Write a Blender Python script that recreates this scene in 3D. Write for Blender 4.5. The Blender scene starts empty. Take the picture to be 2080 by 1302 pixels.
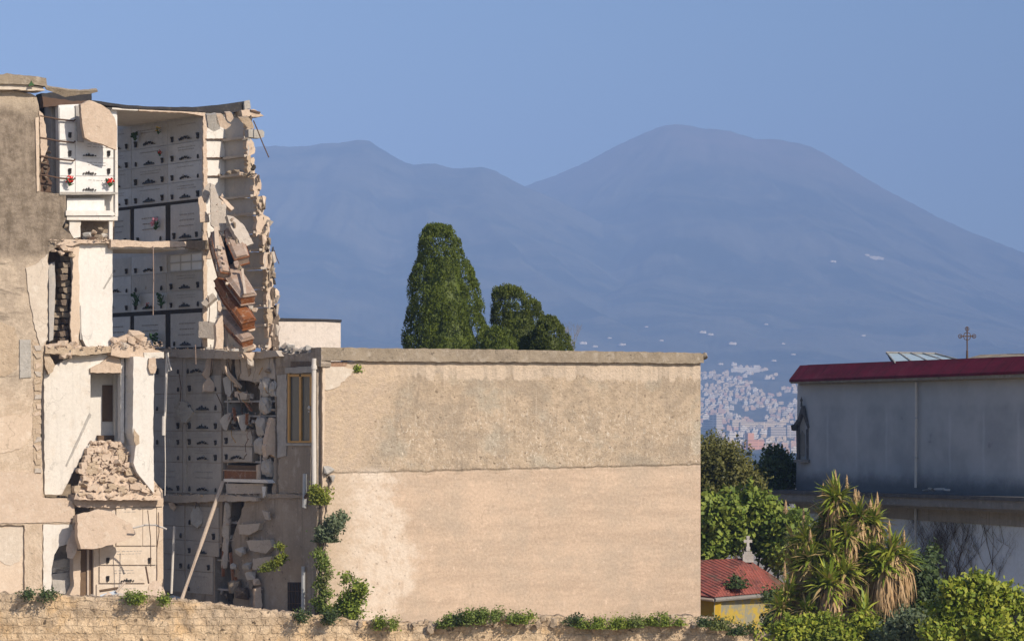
import bpy, bmesh, math, random
import numpy as np
from mathutils import Vector, Matrix
random.seed(7); rng = np.random.default_rng(11)
SC = bpy.context.scene; COL = SC.collection
F = 5557.0; CX = 1040.0; HY = 857.0; ZC = 7.2          # lens (px), image centre, horizon row, eye height
EYE = Vector((0, 0, ZC)); UP = Vector((0, 0, 1))
U = Vector((.868, .496, 0)).normalized(); V = Vector((-U.y, U.x, 0)); N = -V
PD = Vector((-.64, .768, 0)).normalized(); PN = Vector((-PD.y, PD.x, 0))   # niche block flank: direction away, outward normal
def P(px, py, Y): return Vector(((px-CX)/F*Y, Y, ZC+(HY-py)/F*Y))
class Plane:
    def __init__(s, p, n): s.p = Vector(p); s.n = Vector(n).normalized()
    def at(s, px, py, out=0.0):
        D = Vector(((px-CX)/F, 1, (HY-py)/F)); q = s.p+s.n*out
        return EYE + D*((q-EYE).dot(s.n)/D.dot(s.n))
PW = Plane(P(655, 857, 100), N)
PB = Plane(P(645, 857, 100), PN)
PA = Plane(P(230, 857, 104), N)
PK = Plane(PB.p-PN*.93, PN)
PR = Plane(P(1625, 857, 132), Vector((-.918, -.396, 0)))
PF = Plane(P(700, 857, 93), Vector((0, -1, 0)))
# ------------------------------------------------------------------ objects
def tag(o, label=None, cat=None, group=None, kind=None):
    if label: o['label'] = label
    if cat: o['category'] = cat
    if group: o['group'] = group
    if kind or cat: o['kind'] = kind or 'thing'
    return o
def thing(name, label, cat, loc, group=None):
    o = bpy.data.objects.new(name, None); COL.objects.link(o); o.location = loc; o.empty_display_size = .3
    return tag(o, label, cat, group)
def adopt(o, parent):
    o.parent = parent
    if parent.type == 'EMPTY': o.matrix_parent_inverse = Matrix.Translation(-Vector(parent.location))
    return o
def link(name, me, mat, parent=None):
    o = bpy.data.objects.new(name, me); COL.objects.link(o)
    if mat: me.materials.append(mat)
    if parent: adopt(o, parent)
    return o
def recentre(o):
    me = o.data; n = len(me.vertices)
    co = np.empty(n*3, np.float32); me.vertices.foreach_get('co', co); co = co.reshape(-1, 3)
    b = np.array([(co[:, 0].min()+co[:, 0].max())/2, (co[:, 1].min()+co[:, 1].max())/2, co[:, 2].min()], np.float32)
    me.vertices.foreach_set('co', (co-b).ravel()); o.location = Vector(b.tolist()); me.update()
class MB:
    def __init__(s): s.bm = bmesh.new()
    def prism(s, pts, ext):
        bm = s.bm; a = [bm.verts.new(p) for p in pts]; b = [bm.verts.new(p+ext) for p in pts]; n = len(pts)
        bm.faces.new(a); bm.faces.new(b[::-1])
        for i in range(n): bm.faces.new((a[i], b[i], b[(i+1) % n], a[(i+1) % n]))
        return s
    def poly(s, pl, px, out=0.0, th=.2, rag=0.0, step=7.0):
        if rag: px = ragged(px, rag, step)
        return s.prism([pl.at(x, y, out) for x, y in px], -pl.n*th)
    def rect(s, pl, x0, y0, x1, y1, out=0.0, th=.2):
        return s.poly(pl, [(x0, y0), (x1, y0), (x1, y1), (x0, y1)], out, th)
    def box(s, c, sx, sy, sz, X=None, Z=None):
        X = Vector(X or (1, 0, 0)).normalized(); Z = Vector(Z or (0, 0, 1)); Y = Z.cross(X).normalized(); Z = X.cross(Y)
        c = Vector(c); pts = [c+X*(sx/2*a)+Y*(sy/2*b)-Z*(sz/2) for a, b in ((-1, -1), (1, -1), (1, 1), (-1, 1))]
        return s.prism(pts, Z*sz)
    def tube(s, pts, r, n=7, r1=None):
        bm = s.bm; rings = []; m = len(pts)
        for i, p in enumerate(pts):
            d = (Vector(pts[min(i+1, m-1)])-Vector(pts[max(i-1, 0)])).normalized()
            a = d.orthogonal().normalized() if abs(d.z) > .9 else UP.cross(d).normalized(); b = d.cross(a)
            rr = r if r1 is None else r+(r1-r)*i/(m-1)
            rings.append([bm.verts.new(Vector(p)+a*(rr*math.cos(k*2*math.pi/n))+b*(rr*math.sin(k*2*math.pi/n))) for k in range(n)])
        for A, B in zip(rings, rings[1:]):
            for k in range(n): bm.faces.new((A[k], A[(k+1) % n], B[(k+1) % n], B[k]))
        bm.faces.new(rings[0][::-1]); bm.faces.new(rings[-1]); return s
    def rock(s, c, sx, sy, sz, k=16, M=None, R=random):
        t = bmesh.new()
        for _ in range(k):
            p = Vector((R.uniform(-1, 1), R.uniform(-1, 1), R.uniform(-1, 1)))
            q = max(abs(p.x), abs(p.y), abs(p.z)); p = p/q*R.uniform(.75, 1)
            t.verts.new((p.x*sx/2, p.y*sy/2, p.z*sz/2))
        r = bmesh.ops.convex_hull(t, input=t.verts)
        M = M or Matrix.Rotation(R.uniform(0, 6.28), 3, 'Z') @ Matrix.Rotation(R.uniform(-.5, .5), 3, 'X')
        mp = {}
        for f in t.faces:
            vs = []
            for v in f.verts:
                if v not in mp: mp[v] = s.bm.verts.new(Vector(c)+M @ v.co)
                vs.append(mp[v])
            s.bm.faces.new(vs)
        t.free(); return s
    def lathe(s, prof, c, n=10, X=None):
        bm = s.bm; c = Vector(c); rings = [[bm.verts.new(c+Vector((r*math.cos(k*2*math.pi/n), r*math.sin(k*2*math.pi/n), z))) for k in range(n)] for r, z in prof]
        for A, B in zip(rings, rings[1:]):
            for k in range(n): bm.faces.new((A[k], A[(k+1) % n], B[(k+1) % n], B[k]))
        bm.faces.new(rings[0][::-1]); bm.faces.new(rings[-1]); return s
    def build(s, name, mat, parent=None, smooth=False):
        bmesh.ops.recalc_face_normals(s.bm, faces=s.bm.faces)
        me = bpy.data.meshes.new(name); s.bm.to_mesh(me); s.bm.free()
        if smooth:
            for p in me.polygons: p.use_smooth = True
        o = link(name, me, mat, parent)
        if parent is None: recentre(o)
        return o
def ragged(px, amp, step):
    out = []; n = len(px)
    for i in range(n):
        a, b = px[i], px[(i+1) % n]; L = math.hypot(b[0]-a[0], b[1]-a[1]); k = max(1, int(L/step))
        for j in range(k):
            t = j/k; w = amp if j else amp*.4
            out.append((a[0]+(b[0]-a[0])*t+random.uniform(-w, w), a[1]+(b[1]-a[1])*t+random.uniform(-w, w)))
    return out
def np_mesh(name, verts, quads, mat, parent=None, smooth=False):
    me = bpy.data.meshes.new(name); verts = np.ascontiguousarray(verts, np.float32); quads = np.ascontiguousarray(quads, np.int32)
    n, k = quads.shape
    me.vertices.add(len(verts)); me.vertices.foreach_set('co', verts.ravel())
    me.loops.add(n*k); me.loops.foreach_set('vertex_index', quads.ravel())
    me.polygons.add(n); me.polygons.foreach_set('loop_start', np.arange(0, n*k, k, dtype=np.int32))
    if smooth: me.polygons.foreach_set('use_smooth', np.ones(n, bool))
    me.update(); me.validate()
    o = link(name, me, mat, parent)
    if parent is None: recentre(o)
    return o
def part(name, mb, mat, parent, **k): return mb.build(name, mat, parent, **k)
def single(name, mb, mat, label, cat, group=None, kind=None, smooth=False): return tag(mb.build(name, mat, None, smooth), label, cat, group, kind)
# ------------------------------------------------------------------ materials
class NT:
    def __init__(s, name):
        s.m = bpy.data.materials.new(name); s.m.use_nodes = True; s.t = s.m.node_tree; s.b = s.t.nodes['Principled BSDF']
        s.pos = s.n('ShaderNodeNewGeometry').outputs['Position']
    def n(s, typ, **k):
        x = s.t.nodes.new(typ)
        for a, v in k.items(): setattr(x, a, v)
        return x
    def put(s, sock, v):
        if hasattr(v, 'is_output') or isinstance(v, bpy.types.NodeSocket): s.t.links.new(v, sock)
        elif v is not None: sock.default_value = (tuple(v)+(1,) if isinstance(v, (tuple, list)) and len(v) == 3 and sock.type == 'RGBA' else v)
    def math(s, op, a, b=None, c=None, clamp=False):
        x = s.n('ShaderNodeMath', operation=op, use_clamp=clamp)
        for i, v in enumerate((a, b, c)): s.put(x.inputs[i], v)
        return x.outputs[0]
    def vec(s, op, a, b=None):
        x = s.n('ShaderNodeVectorMath', operation=op); s.put(x.inputs[0], a)
        if b is not None: s.put(x.inputs[1], b)
        return x.outputs['Value'] if op == 'DOT_PRODUCT' else x.outputs[0]
    def noise(s, scale, detail=4, rough=.6, vec=None, dist=0):
        x = s.n('ShaderNodeTexNoise'); s.put(x.inputs['Vector'], vec or s.pos); x.inputs['Scale'].default_value = scale
        x.inputs['Detail'].default_value = detail; x.inputs['Roughness'].default_value = rough; x.inputs['Distortion'].default_value = dist
        return x.outputs[0]
    def noise3(s, scale):
        x = s.n('ShaderNodeTexNoise'); s.put(x.inputs['Vector'], s.pos); x.inputs['Scale'].default_value = scale; return x.outputs['Color']
    def step(s, v, a, b): 
        x = s.n('ShaderNodeMapRange', interpolation_type='SMOOTHSTEP'); s.put(x.inputs[0], v); s.put(x.inputs[1], a); s.put(x.inputs[2], b); return x.outputs[0]
    def mix(s, f, a, b, mode='MIX'):
        x = s.n('ShaderNodeMix', data_type='RGBA', blend_type=mode); s.put(x.inputs[0], f); s.put(x.inputs[6], a); s.put(x.inputs[7], b); return x.outputs[2]
    def scaled(s, v): return s.vec('MULTIPLY', s.pos, v)
    def bump(s, h, strength=.5, dist=.05):
        x = s.n('ShaderNodeBump'); x.inputs['Strength'].default_value = strength; x.inputs['Distance'].default_value = dist
        s.put(x.inputs['Height'], h); s.t.links.new(x.outputs[0], s.b.inputs['Normal'])
    def done(s, col, rough=.9, spec=.2, metal=0):
        s.put(s.b.inputs['Base Color'], col); s.put(s.b.inputs['Roughness'], rough); s.b.inputs['Specular IOR Level'].default_value = spec
        s.b.inputs['Metallic'].default_value = metal; return s.m
def rough_mat(name, c1, c2, c3=None, sc=1.0, bump=.5, streak=0.0, fine=14.0, pits=0.0, rough=.92, bd=.05, spec=.15, grit=1.0):
    t = NT(name)
    a = t.step(t.noise(sc, 5), .38, .62); col = t.mix(a, c1, c2)
    if c3: col = t.mix(t.step(t.noise(sc*2.7+.13, 6, .7), .52, .66), col, c3)
    if streak:
        sv = t.noise(1.0, 4, .6, t.scaled((5, 5, .35))); col = t.mix(t.math('MULTIPLY', t.step(sv, .5, .72), streak), col, tuple(x*.42 for x in c2))
    f = t.noise(fine, 5, .75); col = t.mix(.55, col, t.mix(f, tuple(x*.62 for x in c1), tuple(min(1, x*1.3) for x in c1)))
    if pits:
        p = t.step(t.noise(fine*.45, 3, .6), .66, .72); col = t.mix(t.math('MULTIPLY', p, pits), col, tuple(x*.3 for x in c2))
    # hairline cracks and grime flecks in the surface itself
    vo = t.n('ShaderNodeTexVoronoi', feature='DISTANCE_TO_EDGE'); vo.inputs['Scale'].default_value = .75*max(1, sc); t.put(vo.inputs['Vector'], t.vec('ADD', t.pos, t.vec('MULTIPLY', t.vec('SUBTRACT', t.noise3(2.3), (.5, .5, .5)), (.9, .9, .9))))
    ck = t.math('MULTIPLY', t.step(vo.outputs[0], .016, .004), t.step(t.noise(.55, 3), .5, .6)); col = t.mix(t.math('MULTIPLY', ck, .32*grit), col, tuple(x*.35 for x in c2))
    fl = t.step(t.noise(fine*.32, 6, .8), .60, .70); col = t.mix(t.math('MULTIPLY', fl, .38*grit), col, tuple(x*.42 for x in c2))
    if bump: t.bump(t.math('ADD', t.noise(fine*.6, 6, .75), t.math('MULTIPLY', t.noise(sc*2, 4), .6)), bump, bd)
    return t.done(col, rough, spec)
def plain(name, c, rough=.6, spec=.3, metal=0, var=.25, sc=6.0):
    t = NT(name); f = t.noise(sc, 5, .7)
    return t.done(t.mix(f, tuple(x*(1-var) for x in c), tuple(min(1, x*(1+var)) for x in c)), rough, spec, metal)
def leafy(name, c1, c2, c3, trans=.25, sc=1.2, rough=.55, dry=None):
    t = NT(name); g = [n for n in t.t.nodes if n.type == 'NEW_GEOMETRY'][0]
    r = g.outputs['Random Per Island']
    col = t.mix(t.step(r, 0, 1), c1, c2); col = t.mix(t.math('MULTIPLY', t.step(t.noise(sc, 4), .45, .7), .7), col, c3)
    if dry: col = t.mix(t.step(t.math('FRACT', t.math('MULTIPLY', r, 7.3)), 1-dry, 1.02-dry), col, (.46, .33, .15))
    t.done(col, rough, .25)
    tr = t.n('ShaderNodeBsdfTranslucent'); t.put(tr.inputs[0], t.mix(.5, col, (.25, .3, .03)))
    mx = t.n('ShaderNodeMixShader'); mx.inputs[0].default_value = trans
    out = [n for n in t.t.nodes if n.type == 'OUTPUT_MATERIAL'][0]
    t.t.links.new(t.b.outputs[0], mx.inputs[1]); t.t.links.new(tr.outputs[0], mx.inputs[2]); t.t.links.new(mx.outputs[0], out.inputs[0])
    return t.m
M = {}
def facade_mat():
    t = NT('stained_facade_plaster'); s = t.vec('DOT_PRODUCT', t.vec('SUBTRACT', t.pos, tuple(PA.p)), tuple(U)); sx = t.n('ShaderNodeSeparateXYZ'); t.put(sx.inputs[0], t.pos); z = sx.outputs[2]
    cv = t.n('ShaderNodeCombineXYZ'); t.put(cv.inputs[0], s); t.put(cv.inputs[1], z); q = cv.outputs[0]
    big = t.noise(.55, 6, .65, q); mid = t.noise(2.1, 6, .7, q); fin = t.noise(8.5, 6, .8, q); zz = t.math('ADD', z, t.math('MULTIPLY', t.math('SUBTRACT', big, .5), 2.2))
    def mp(sc):
        x = t.n('ShaderNodeMapping'); t.put(x.inputs[0], q); x.inputs['Scale'].default_value = sc; return x.outputs[0]
    up = t.mix(t.step(mid, .36, .62), (.175, .14, .105), (.30, .245, .19)); up = t.mix(t.math('MULTIPLY', t.step(t.noise(1, 5, .7, mp((3.2, .45, 1))), .5, .66), .65), up, (.15, .12, .09))
    col = t.mix(t.step(zz, 18.5, 19.1), up, (.43, .355, .27))
    lo = t.mix(t.step(mid, .38, .60), (.52, .425, .325), (.40, .325, .25)); lo = t.mix(t.step(t.noise(1, 5, .7, mp((.5, 2.2, 1))), .55, .66), lo, (.27, .22, .17))
    col = t.mix(t.step(zz, 13.7, 12.9), col, lo)
    base = t.mix(t.step(mid, .4, .6), (.58, .47, .36), (.49, .385, .285)); col = t.mix(t.step(zz, 8.9, 7.8), col, base)
    col = t.mix(t.math('MULTIPLY', t.step(t.noise(4.5, 5, .75, q), .58, .68), .5), col, (.17, .135, .10))
    col = t.mix(t.math('MULTIPLY', t.step(t.noise(5.5, 5, .75, q), .62, .7), .55), col, (.60, .51, .41))
    col = t.mix(.9, col, t.mix(1.0, col, t.mix(fin, (.55, .54, .53), (1.42, 1.42, 1.42)), 'MULTIPLY')); t.bump(t.math('ADD', fin, mid), .7, .07); return t.done(col, .95, .1)
M['facade'] = facade_mat() or rough_mat('facade_plaster', (.37, .30, .23), (.21, .17, .13), (.52, .43, .335), .42, .8, .75, 11, .7)
M['peel'] = rough_mat('peeled_plaster', (.58, .50, .41), (.50, .42, .34), (.66, .60, .52), .8, .5, .2, 12, .3)
M['cream'] = rough_mat('cream_plaster', (.60, .48, .37), (.50, .39, .29), (.66, .57, .47), .7, .4, .25, 12, .2)
M['white'] = rough_mat('white_paint', (.66, .615, .555), (.60, .55, .48), (.54, .46, .37), .55, .35, .4, 9, .25, .85)
M['whiteclean'] = rough_mat('clean_white_paint', (.69, .655, .605), (.64, .60, .55), (.58, .52, .45), .5, .25, .22, 9, .12, .8)
M['tan'] = rough_mat('tan_tuff', (.50, .39, .28), (.40, .305, .215), (.58, .48, .37), 1.6, .9, .1, 9, .5, .95, .09)
M['tan2'] = rough_mat('pinkish_mortar', (.56, .44, .34), (.47, .36, .27), (.60, .52, .43), 1.8, .7, 0, 10, .35)
M['concrete'] = rough_mat('grey_concrete', (.40, .375, .34), (.30, .275, .24), (.48, .44, .39), 1.2, .8, .35, 10, .45)
M['dusty'] = rough_mat('dusty_concrete', (.47, .41, .35), (.40, .34, .28), (.54, .48, .42), 1.5, .8, .1, 11, .4)
M['shell'] = rough_mat('pale_cement_shell', (.44, .41, .375), (.31, .28, .245), (.50, .46, .41), 1.8, .6, .3, 10, .35)
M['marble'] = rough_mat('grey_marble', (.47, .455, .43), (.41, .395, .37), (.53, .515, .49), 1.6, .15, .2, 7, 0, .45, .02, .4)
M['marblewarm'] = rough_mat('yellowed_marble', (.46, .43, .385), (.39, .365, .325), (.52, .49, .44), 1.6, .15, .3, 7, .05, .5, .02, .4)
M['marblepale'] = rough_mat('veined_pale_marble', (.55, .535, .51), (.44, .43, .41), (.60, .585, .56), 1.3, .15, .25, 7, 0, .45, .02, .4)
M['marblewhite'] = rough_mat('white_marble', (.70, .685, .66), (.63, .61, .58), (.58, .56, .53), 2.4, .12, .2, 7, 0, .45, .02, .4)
M['marbletan'] = rough_mat('dusty_marble', (.62, .52, .42), (.54, .44, .34), (.68, .60, .51), 1.5, .2, .25, 8, .1, .6, .03, .3)
M['flank'] = rough_mat('grey_flank_plaster', (.36, .30, .24), (.22, .18, .14), (.45, .39, .33), .75, .9, .7, 9, .5)
M['cellwall'] = rough_mat('bare_cell_cement', (.42, .395, .37), (.34, .315, .29), (.48, .41, .34), .9, .4, .3, 9, .1)
M['dark'] = rough_mat('shade_black', (.055, .048, .042), (.035, .03, .027), None, 2, .4, 0, 9)  # near-black colour that stands in for shade in recesses and openings
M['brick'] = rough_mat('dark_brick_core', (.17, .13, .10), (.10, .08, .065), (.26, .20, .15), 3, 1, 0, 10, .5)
M['core'] = rough_mat('masonry_backing', (.30, .24, .18), (.20, .16, .12), (.36, .29, .22), 1.5, 1, 0, 8, .4)
M['tar'] = rough_mat('roofing_felt', (.045, .043, .045), (.028, .028, .032), (.10, .085, .07), 1.2, .6, .1, 10, 0, .8)
M['wood'] = rough_mat('coffin_wood', (.235, .085, .028), (.15, .05, .02), (.42, .32, .245), 2.2, .35, .2, 12, 0, .45, .03, .4)
M['wooddust'] = rough_mat('dusty_coffin_wood', (.40, .31, .25), (.26, .15, .095), (.47, .39, .33), 2.4, .4, .1, 12, 0, .75)
M['plank'] = rough_mat('bare_timber', (.50, .41, .33), (.42, .33, .26), None, 3, .4, .2, 14, 0, .8)
M['brownwood'] = rough_mat('brown_door_wood', (.16, .105, .065), (.11, .07, .045), None, 2, .4, .4, 12, 0, .7)
M['brass'] = plain('brass_frame', (.40, .235, .075), .45, .5, .3)
M['pipe'] = plain('pale_pipe', (.56, .52, .47), .55, .4, 0, .15, 3)
M['zinc'] = plain('zinc_pipe', (.40, .41, .42), .45, .4, .3, .2, 3)
M['rust'] = plain('rusty_steel', (.11, .07, .05), .8, .2, .2)
M['rope'] = plain('hanging_wire', (.30, .22, .18), .8, .2)
M['bronze'] = plain('dark_bronze', (.030, .027, .026), .45, .4, .3)
M['ink'] = plain('engraving', (.33, .31, .29), .8, .1)
M['red'] = plain('red_petals', (.62, .03, .02), .7, .2, 0, .3, 30)
M['pink'] = plain('pink_petals', (.62, .26, .33), .7, .2, 0, .3, 30)
M['yellowpetal'] = plain('yellow_petals', (.62, .45, .10), .7, .2, 0, .3, 30)
M['stem'] = plain('flower_leaves', (.04, .09, .03), .7, .2, 0, .4, 30)
M['glassgrey'] = plain('dull_glass', (.075, .08, .075), .25, .5, 0, .3, 3)
M['ventglass'] = plain('frosted_panes', (.74, .75, .75), .4, .4, 0, .1, 3)
M['bluecloth'] = plain('faded_sheet_metal', (.50, .54, .58), .5, .4)
M['stone'] = rough_mat('tuff_block', (.44, .34, .24), (.34, .26, .18), (.50, .41, .31), 3, 1, 0, 12, .5, .95, .06)
M['bark'] = rough_mat('bark', (.14, .11, .085), (.09, .07, .055), None, 4, 1, .3, 14)
M['barkpale'] = rough_mat('pale_bark', (.30, .25, .20), (.22, .18, .14), None, 4, .8, .2, 14)
# ------------------------------------------------------------------ camera, light, air
cam = bpy.data.objects.new('camera', bpy.data.cameras.new('camera')); COL.objects.link(cam); SC.camera = cam
cam.location = EYE; cam.rotation_euler = (math.radians(90), 0, 0)
cam.data.sensor_width = 36; cam.data.lens = 36*F/2080; cam.data.shift_y = (HY-651)/2080
cam.data.clip_start = 1; cam.data.clip_end = 60000
SUN_EL = math.radians(34); sh = Vector((.70, -.714, 0)).normalized()
sdir = Vector((sh.x*math.cos(SUN_EL), sh.y*math.cos(SUN_EL), math.sin(SUN_EL)))
sun = bpy.data.objects.new('sun', bpy.data.lights.new('sun', 'SUN')); COL.objects.link(sun)
sun.data.energy = 4.85; sun.data.angle = math.radians(.55); sun.data.color = (1, .885, .735)
sun.rotation_euler = (-sdir).to_track_quat('-Z', 'Y').to_euler(); sun.location = (0, 0, 60)
W = bpy.data.worlds.new('World'); SC.world = W; W.use_nodes = True
nt = W.node_tree; bg = nt.nodes['Background']; sky = nt.nodes.new('ShaderNodeTexSky'); sky.sky_type = 'NISHITA'; sky.sun_disc = False
sky.sun_elevation = SUN_EL; sky.sun_rotation = math.atan2(sh.x, sh.y); sky.altitude = 100; sky.air_density = 1.0; sky.dust_density = 1.6; sky.ozone_density = 5.5
nt.links.new(sky.outputs[0], bg.inputs[0]); bg.inputs[1].default_value = .11
SC.view_settings.view_transform = 'Standard'; SC.view_settings.look = 'None'; SC.view_settings.exposure = 0.3; SC.view_settings.gamma = 1
SC.render.engine = 'CYCLES'; cy = SC.cycles
cy.max_bounces = 6; cy.diffuse_bounces = 3; cy.glossy_bounces = 2; cy.transmission_bounces = 3; cy.transparent_max_bounces = 6; cy.volume_bounces = 0
cy.use_denoising = True; cy.sample_clamp_indirect = 6
def haze_box():
    m = bpy.data.materials.new('pale_air'); m.use_nodes = True; t = m.node_tree
    for n in list(t.nodes):
        if n.type == 'BSDF_PRINCIPLED': t.nodes.remove(n)
    v = t.nodes.new('ShaderNodeVolumePrincipled'); v.inputs['Color'].default_value = HAZE_COL+(1,); v.inputs['Density'].default_value = HAZE_D; v.inputs['Anisotropy'].default_value = HAZE_G
    out = [n for n in t.nodes if n.type == 'OUTPUT_MATERIAL'][0]; t.links.new(v.outputs[0], out.inputs['Volume'])
    mb = MB(); x, y0, y1, z0, z1 = 9000, -900, 15200, -60, 1560
    mb.prism([Vector(p) for p in ((-x, y0, z0), (x, y0, z0), (x, y1, z0), (-x, y1, z0))], Vector((0, 0, z1-z0)))
    single('haze', mb, m, 'thin pale blue haze filling the air over the city and volcano', 'haze', kind='stuff')
HAZE_COL = (.368, .56, 1.0); HAZE_D = 1.55e-4; HAZE_G = -.4
haze_box()
# ------------------------------------------------------------------ ground and volcano
def vnoise(x, y, seed=0):
    xi = np.floor(x).astype(np.int64); yi = np.floor(y).astype(np.int64); fx = x-xi; fy = y-yi
    fx = fx*fx*(3-2*fx); fy = fy*fy*(3-2*fy)
    def h(a, b):
        n = (a*374761393+b*668265263+seed*982451653) & 0x7fffffff; n = (n ^ (n >> 13))*1274126177 & 0x7fffffff
        return ((n ^ (n >> 16)) & 0xffff)/65535.0
    return (h(xi, yi)*(1-fx)+h(xi+1, yi)*fx)*(1-fy)+(h(xi, yi+1)*(1-fx)+h(xi+1, yi+1)*fx)*fy
def fbm(x, y, o=5, seed=0, gain=.5):
    s = 0; a = 1; t = 0
    for i in range(o): s = s+a*vnoise(x*2**i, y*2**i, seed+i*17); t += a; a *= gain
    return s/t
SOM = np.array([(-2600, 800), (-1200, 640), (-400, 430), (0, 372), (300, 322), (450, 305), (520, 297), (560, 295), (585, 297), (620, 296), (650, 291), (690, 289), (715, 285), (735, 283), (752, 286), (770, 299), (800, 317), (822, 329), (840, 335), (860, 332), (885, 332), (920, 341), (950, 341), (978, 338), (1000, 344), (1030, 359), (1065, 378), (1130, 404), (1200, 440), (1350, 520), (1500, 610), (1700, 700), (3000, 790), (4800, 830)], float)
CON = np.array([(-2600, 850), (-400, 800), (600, 620), (900, 470), (1010, 400), (1065, 378), (1130, 355), (1190, 328), (1250, 297), (1300, 273), (1330, 260), (1350, 254), (1372, 251), (1395, 253), (1430, 260), (1480, 265), (1510, 273), (1530, 280), (1580, 283), (1615, 288), (1640, 294), (1670, 308), (1700, 326), (1760, 362), (1830, 401), (1900, 438), (1970, 471), (2080, 513), (2400, 620), (3000, 740), (4800, 830)], float)
BASE = -48.0
def massif(px, Y, prof, Yr, seed, p, pk):
    e = (HY-np.interp(px, prof[:, 0], prof[:, 1]))/F*Yr-BASE
    t = np.clip((Y-2900)/(Yr-2900), 0, 1); s = t**p
    X = (px-CX)/F*Y; dx = X-(pk-CX)/F*(Yr+500); dy = Yr+500-Y; an = np.arctan2(dx, np.abs(dy)+200); rr = np.hypot(dx, dy)
    r = fbm(an*7+fbm(X/1400, Y/1400, 3, seed+5)*1.5, rr/3800, 5, seed+1, .55); rid = 1-np.abs(2*r-1)
    r2 = fbm(X/420, Y/520, 4, seed+9, .6)
    amp = np.clip(t*1.6, 0, 1)*np.clip((1-t)*5+.05, 0, 1)
    z = e*s+amp*((rid-.62)*100+(r2-.5)*22)
    over = np.clip((Y-Yr)/1800, 0, 1.4)
    return np.where(Y > Yr, e*(1-.75*over), z)
def mount(px, Y):
    px = np.asarray(px, float); Y = np.asarray(Y, float)
    z = np.maximum(massif(px, Y, SOM, 10300., 3, 2.15, 735), massif(px, Y, CON, 12000., 40, 2.25, 1440))
    return z+BASE+6*(fbm(px/8, Y/120, 3, 77)-.5)*np.clip((Y-2500)/2500, 0, 1)
def sheet(name, pxs, Ys, zfun, mat, **k):
    A, B = np.meshgrid(pxs, Ys); Z = zfun(A, B)+ZC; X = (A-CX)/F*B
    v = np.stack([X, B, Z], -1).reshape(-1, 3); m, n = A.shape
    i = np.arange((m-1)*n).reshape(m-1, n)[:, :-1].ravel(); q = np.stack([i, i+1, i+n+1, i+n], -1)
    o = np_mesh(name, v, q, mat, None, True); return tag(o, **k)
def volcano_mat():
    t = NT('wooded_volcano_slope')
    n1 = t.noise(.0011, 6, .62, dist=1.5); n2 = t.noise(.006, 6, .7); n3 = t.noise(.03, 4, .7)
    col = t.mix(t.step(n1, .4, .6), (.012, .022, .012), (.095, .09, .06)); col = t.mix(t.math('MULTIPLY', t.step(n2, .54, .68), .5), col, (.17, .15, .10))
    col = t.mix(t.math('MULTIPLY', t.step(n3, .5, .7), .45), col, (.012, .02, .01))
    sx = t.n('ShaderNodeSeparateXYZ'); t.put(sx.inputs[0], t.pos)
    up = t.math('MULTIPLY', t.step(sx.outputs[2], 820., 1230.), t.step(sx.outputs[1], 10800., 11600.))
    col = t.mix(up, col, t.mix(t.step(n2, .4, .65), (.15, .115, .09), (.09, .08, .05)))
    t.bump(t.math('ADD', t.noise(.012, 6, .7), t.math('MULTIPLY', n2, .6)), .16, 14.0)
    return t.done(col, .95, .1)
pxs = np.unique(np.concatenate([np.linspace(-2600, 0, 50), np.arange(0, 2081, 5.0), np.linspace(2080, 4700, 50)]))
Ys = np.concatenate([np.linspace(2300, 4500, 40), np.linspace(4560, 9600, 110), np.linspace(9640, 12080, 100), np.linspace(12150, 14800, 14)])
VOLC = sheet('volcano', pxs, Ys, mount, volcano_mat(), label='hazy blue volcano with two summits behind the city', cat='volcano', kind='structure')
def gz(px, Y):
    X = (px-CX)/F*Y
    near = np.where(Y < 93.6, -12.6, -7.25)
    dr = np.clip((Y-150)/450, 0, 1); dr = dr*dr*(3-2*dr)
    z = near*(1-dr)+(BASE-2.5)*dr
    z = z-np.clip((X-5.6)/1.6, 0, 1)*np.clip((Y-93.7)/.6, 0, 1)*(1-dr)*2.6
    z = z-np.clip((X+5)/4, 0, 1)*np.clip((Y-93.7)/.6, 0, 1)*(1-dr)*1.5
    return z+(fbm(px/30, Y/6, 3, 9)-.5)*.25
gY = np.unique(np.concatenate([[-700., -200, -40, 5, 40, 70, 85, 92, 93.4, 93.8], np.linspace(95, 160, 30), np.geomspace(165, 2600, 30)]))
gm = rough_mat('dry_earth', (.36, .29, .205), (.26, .22, .14), (.42, .35, .26), .35, .8, 0, 6, .3)
def ground():
    xs = np.unique(np.concatenate([np.linspace(-900, -40, 14), np.linspace(-40, 40, 61), np.linspace(40, 900, 14)]))
    A, B = np.meshgrid(xs, gY); far = np.clip(B, 60, None); Z = gz(A/far*F+CX, B)+ZC
    v = np.stack([A, B, Z], -1).reshape(-1, 3); m, n = A.shape
    i = np.arange((m-1)*n).reshape(m-1, n)[:, :-1].ravel(); q = np.stack([i, i+1, i+n+1, i+n], -1)
    tag(np_mesh('ground', v, q, gm, None, True), label='dry earth and scrub around the cemetery buildings', cat='ground', kind='structure')
ground()
def hit(px, py):                      # first point of the volcano's slope seen along a line of sight
    Y = np.linspace(2400, 12000, 4000); z = mount(np.full_like(Y, px), Y); los = (HY-py)/F*Y
    k = np.argmax(z >= los-1e-6)
    return (Y[k], z[k]) if z[k] >= los[k]-1e-6 else (None, None)
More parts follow.
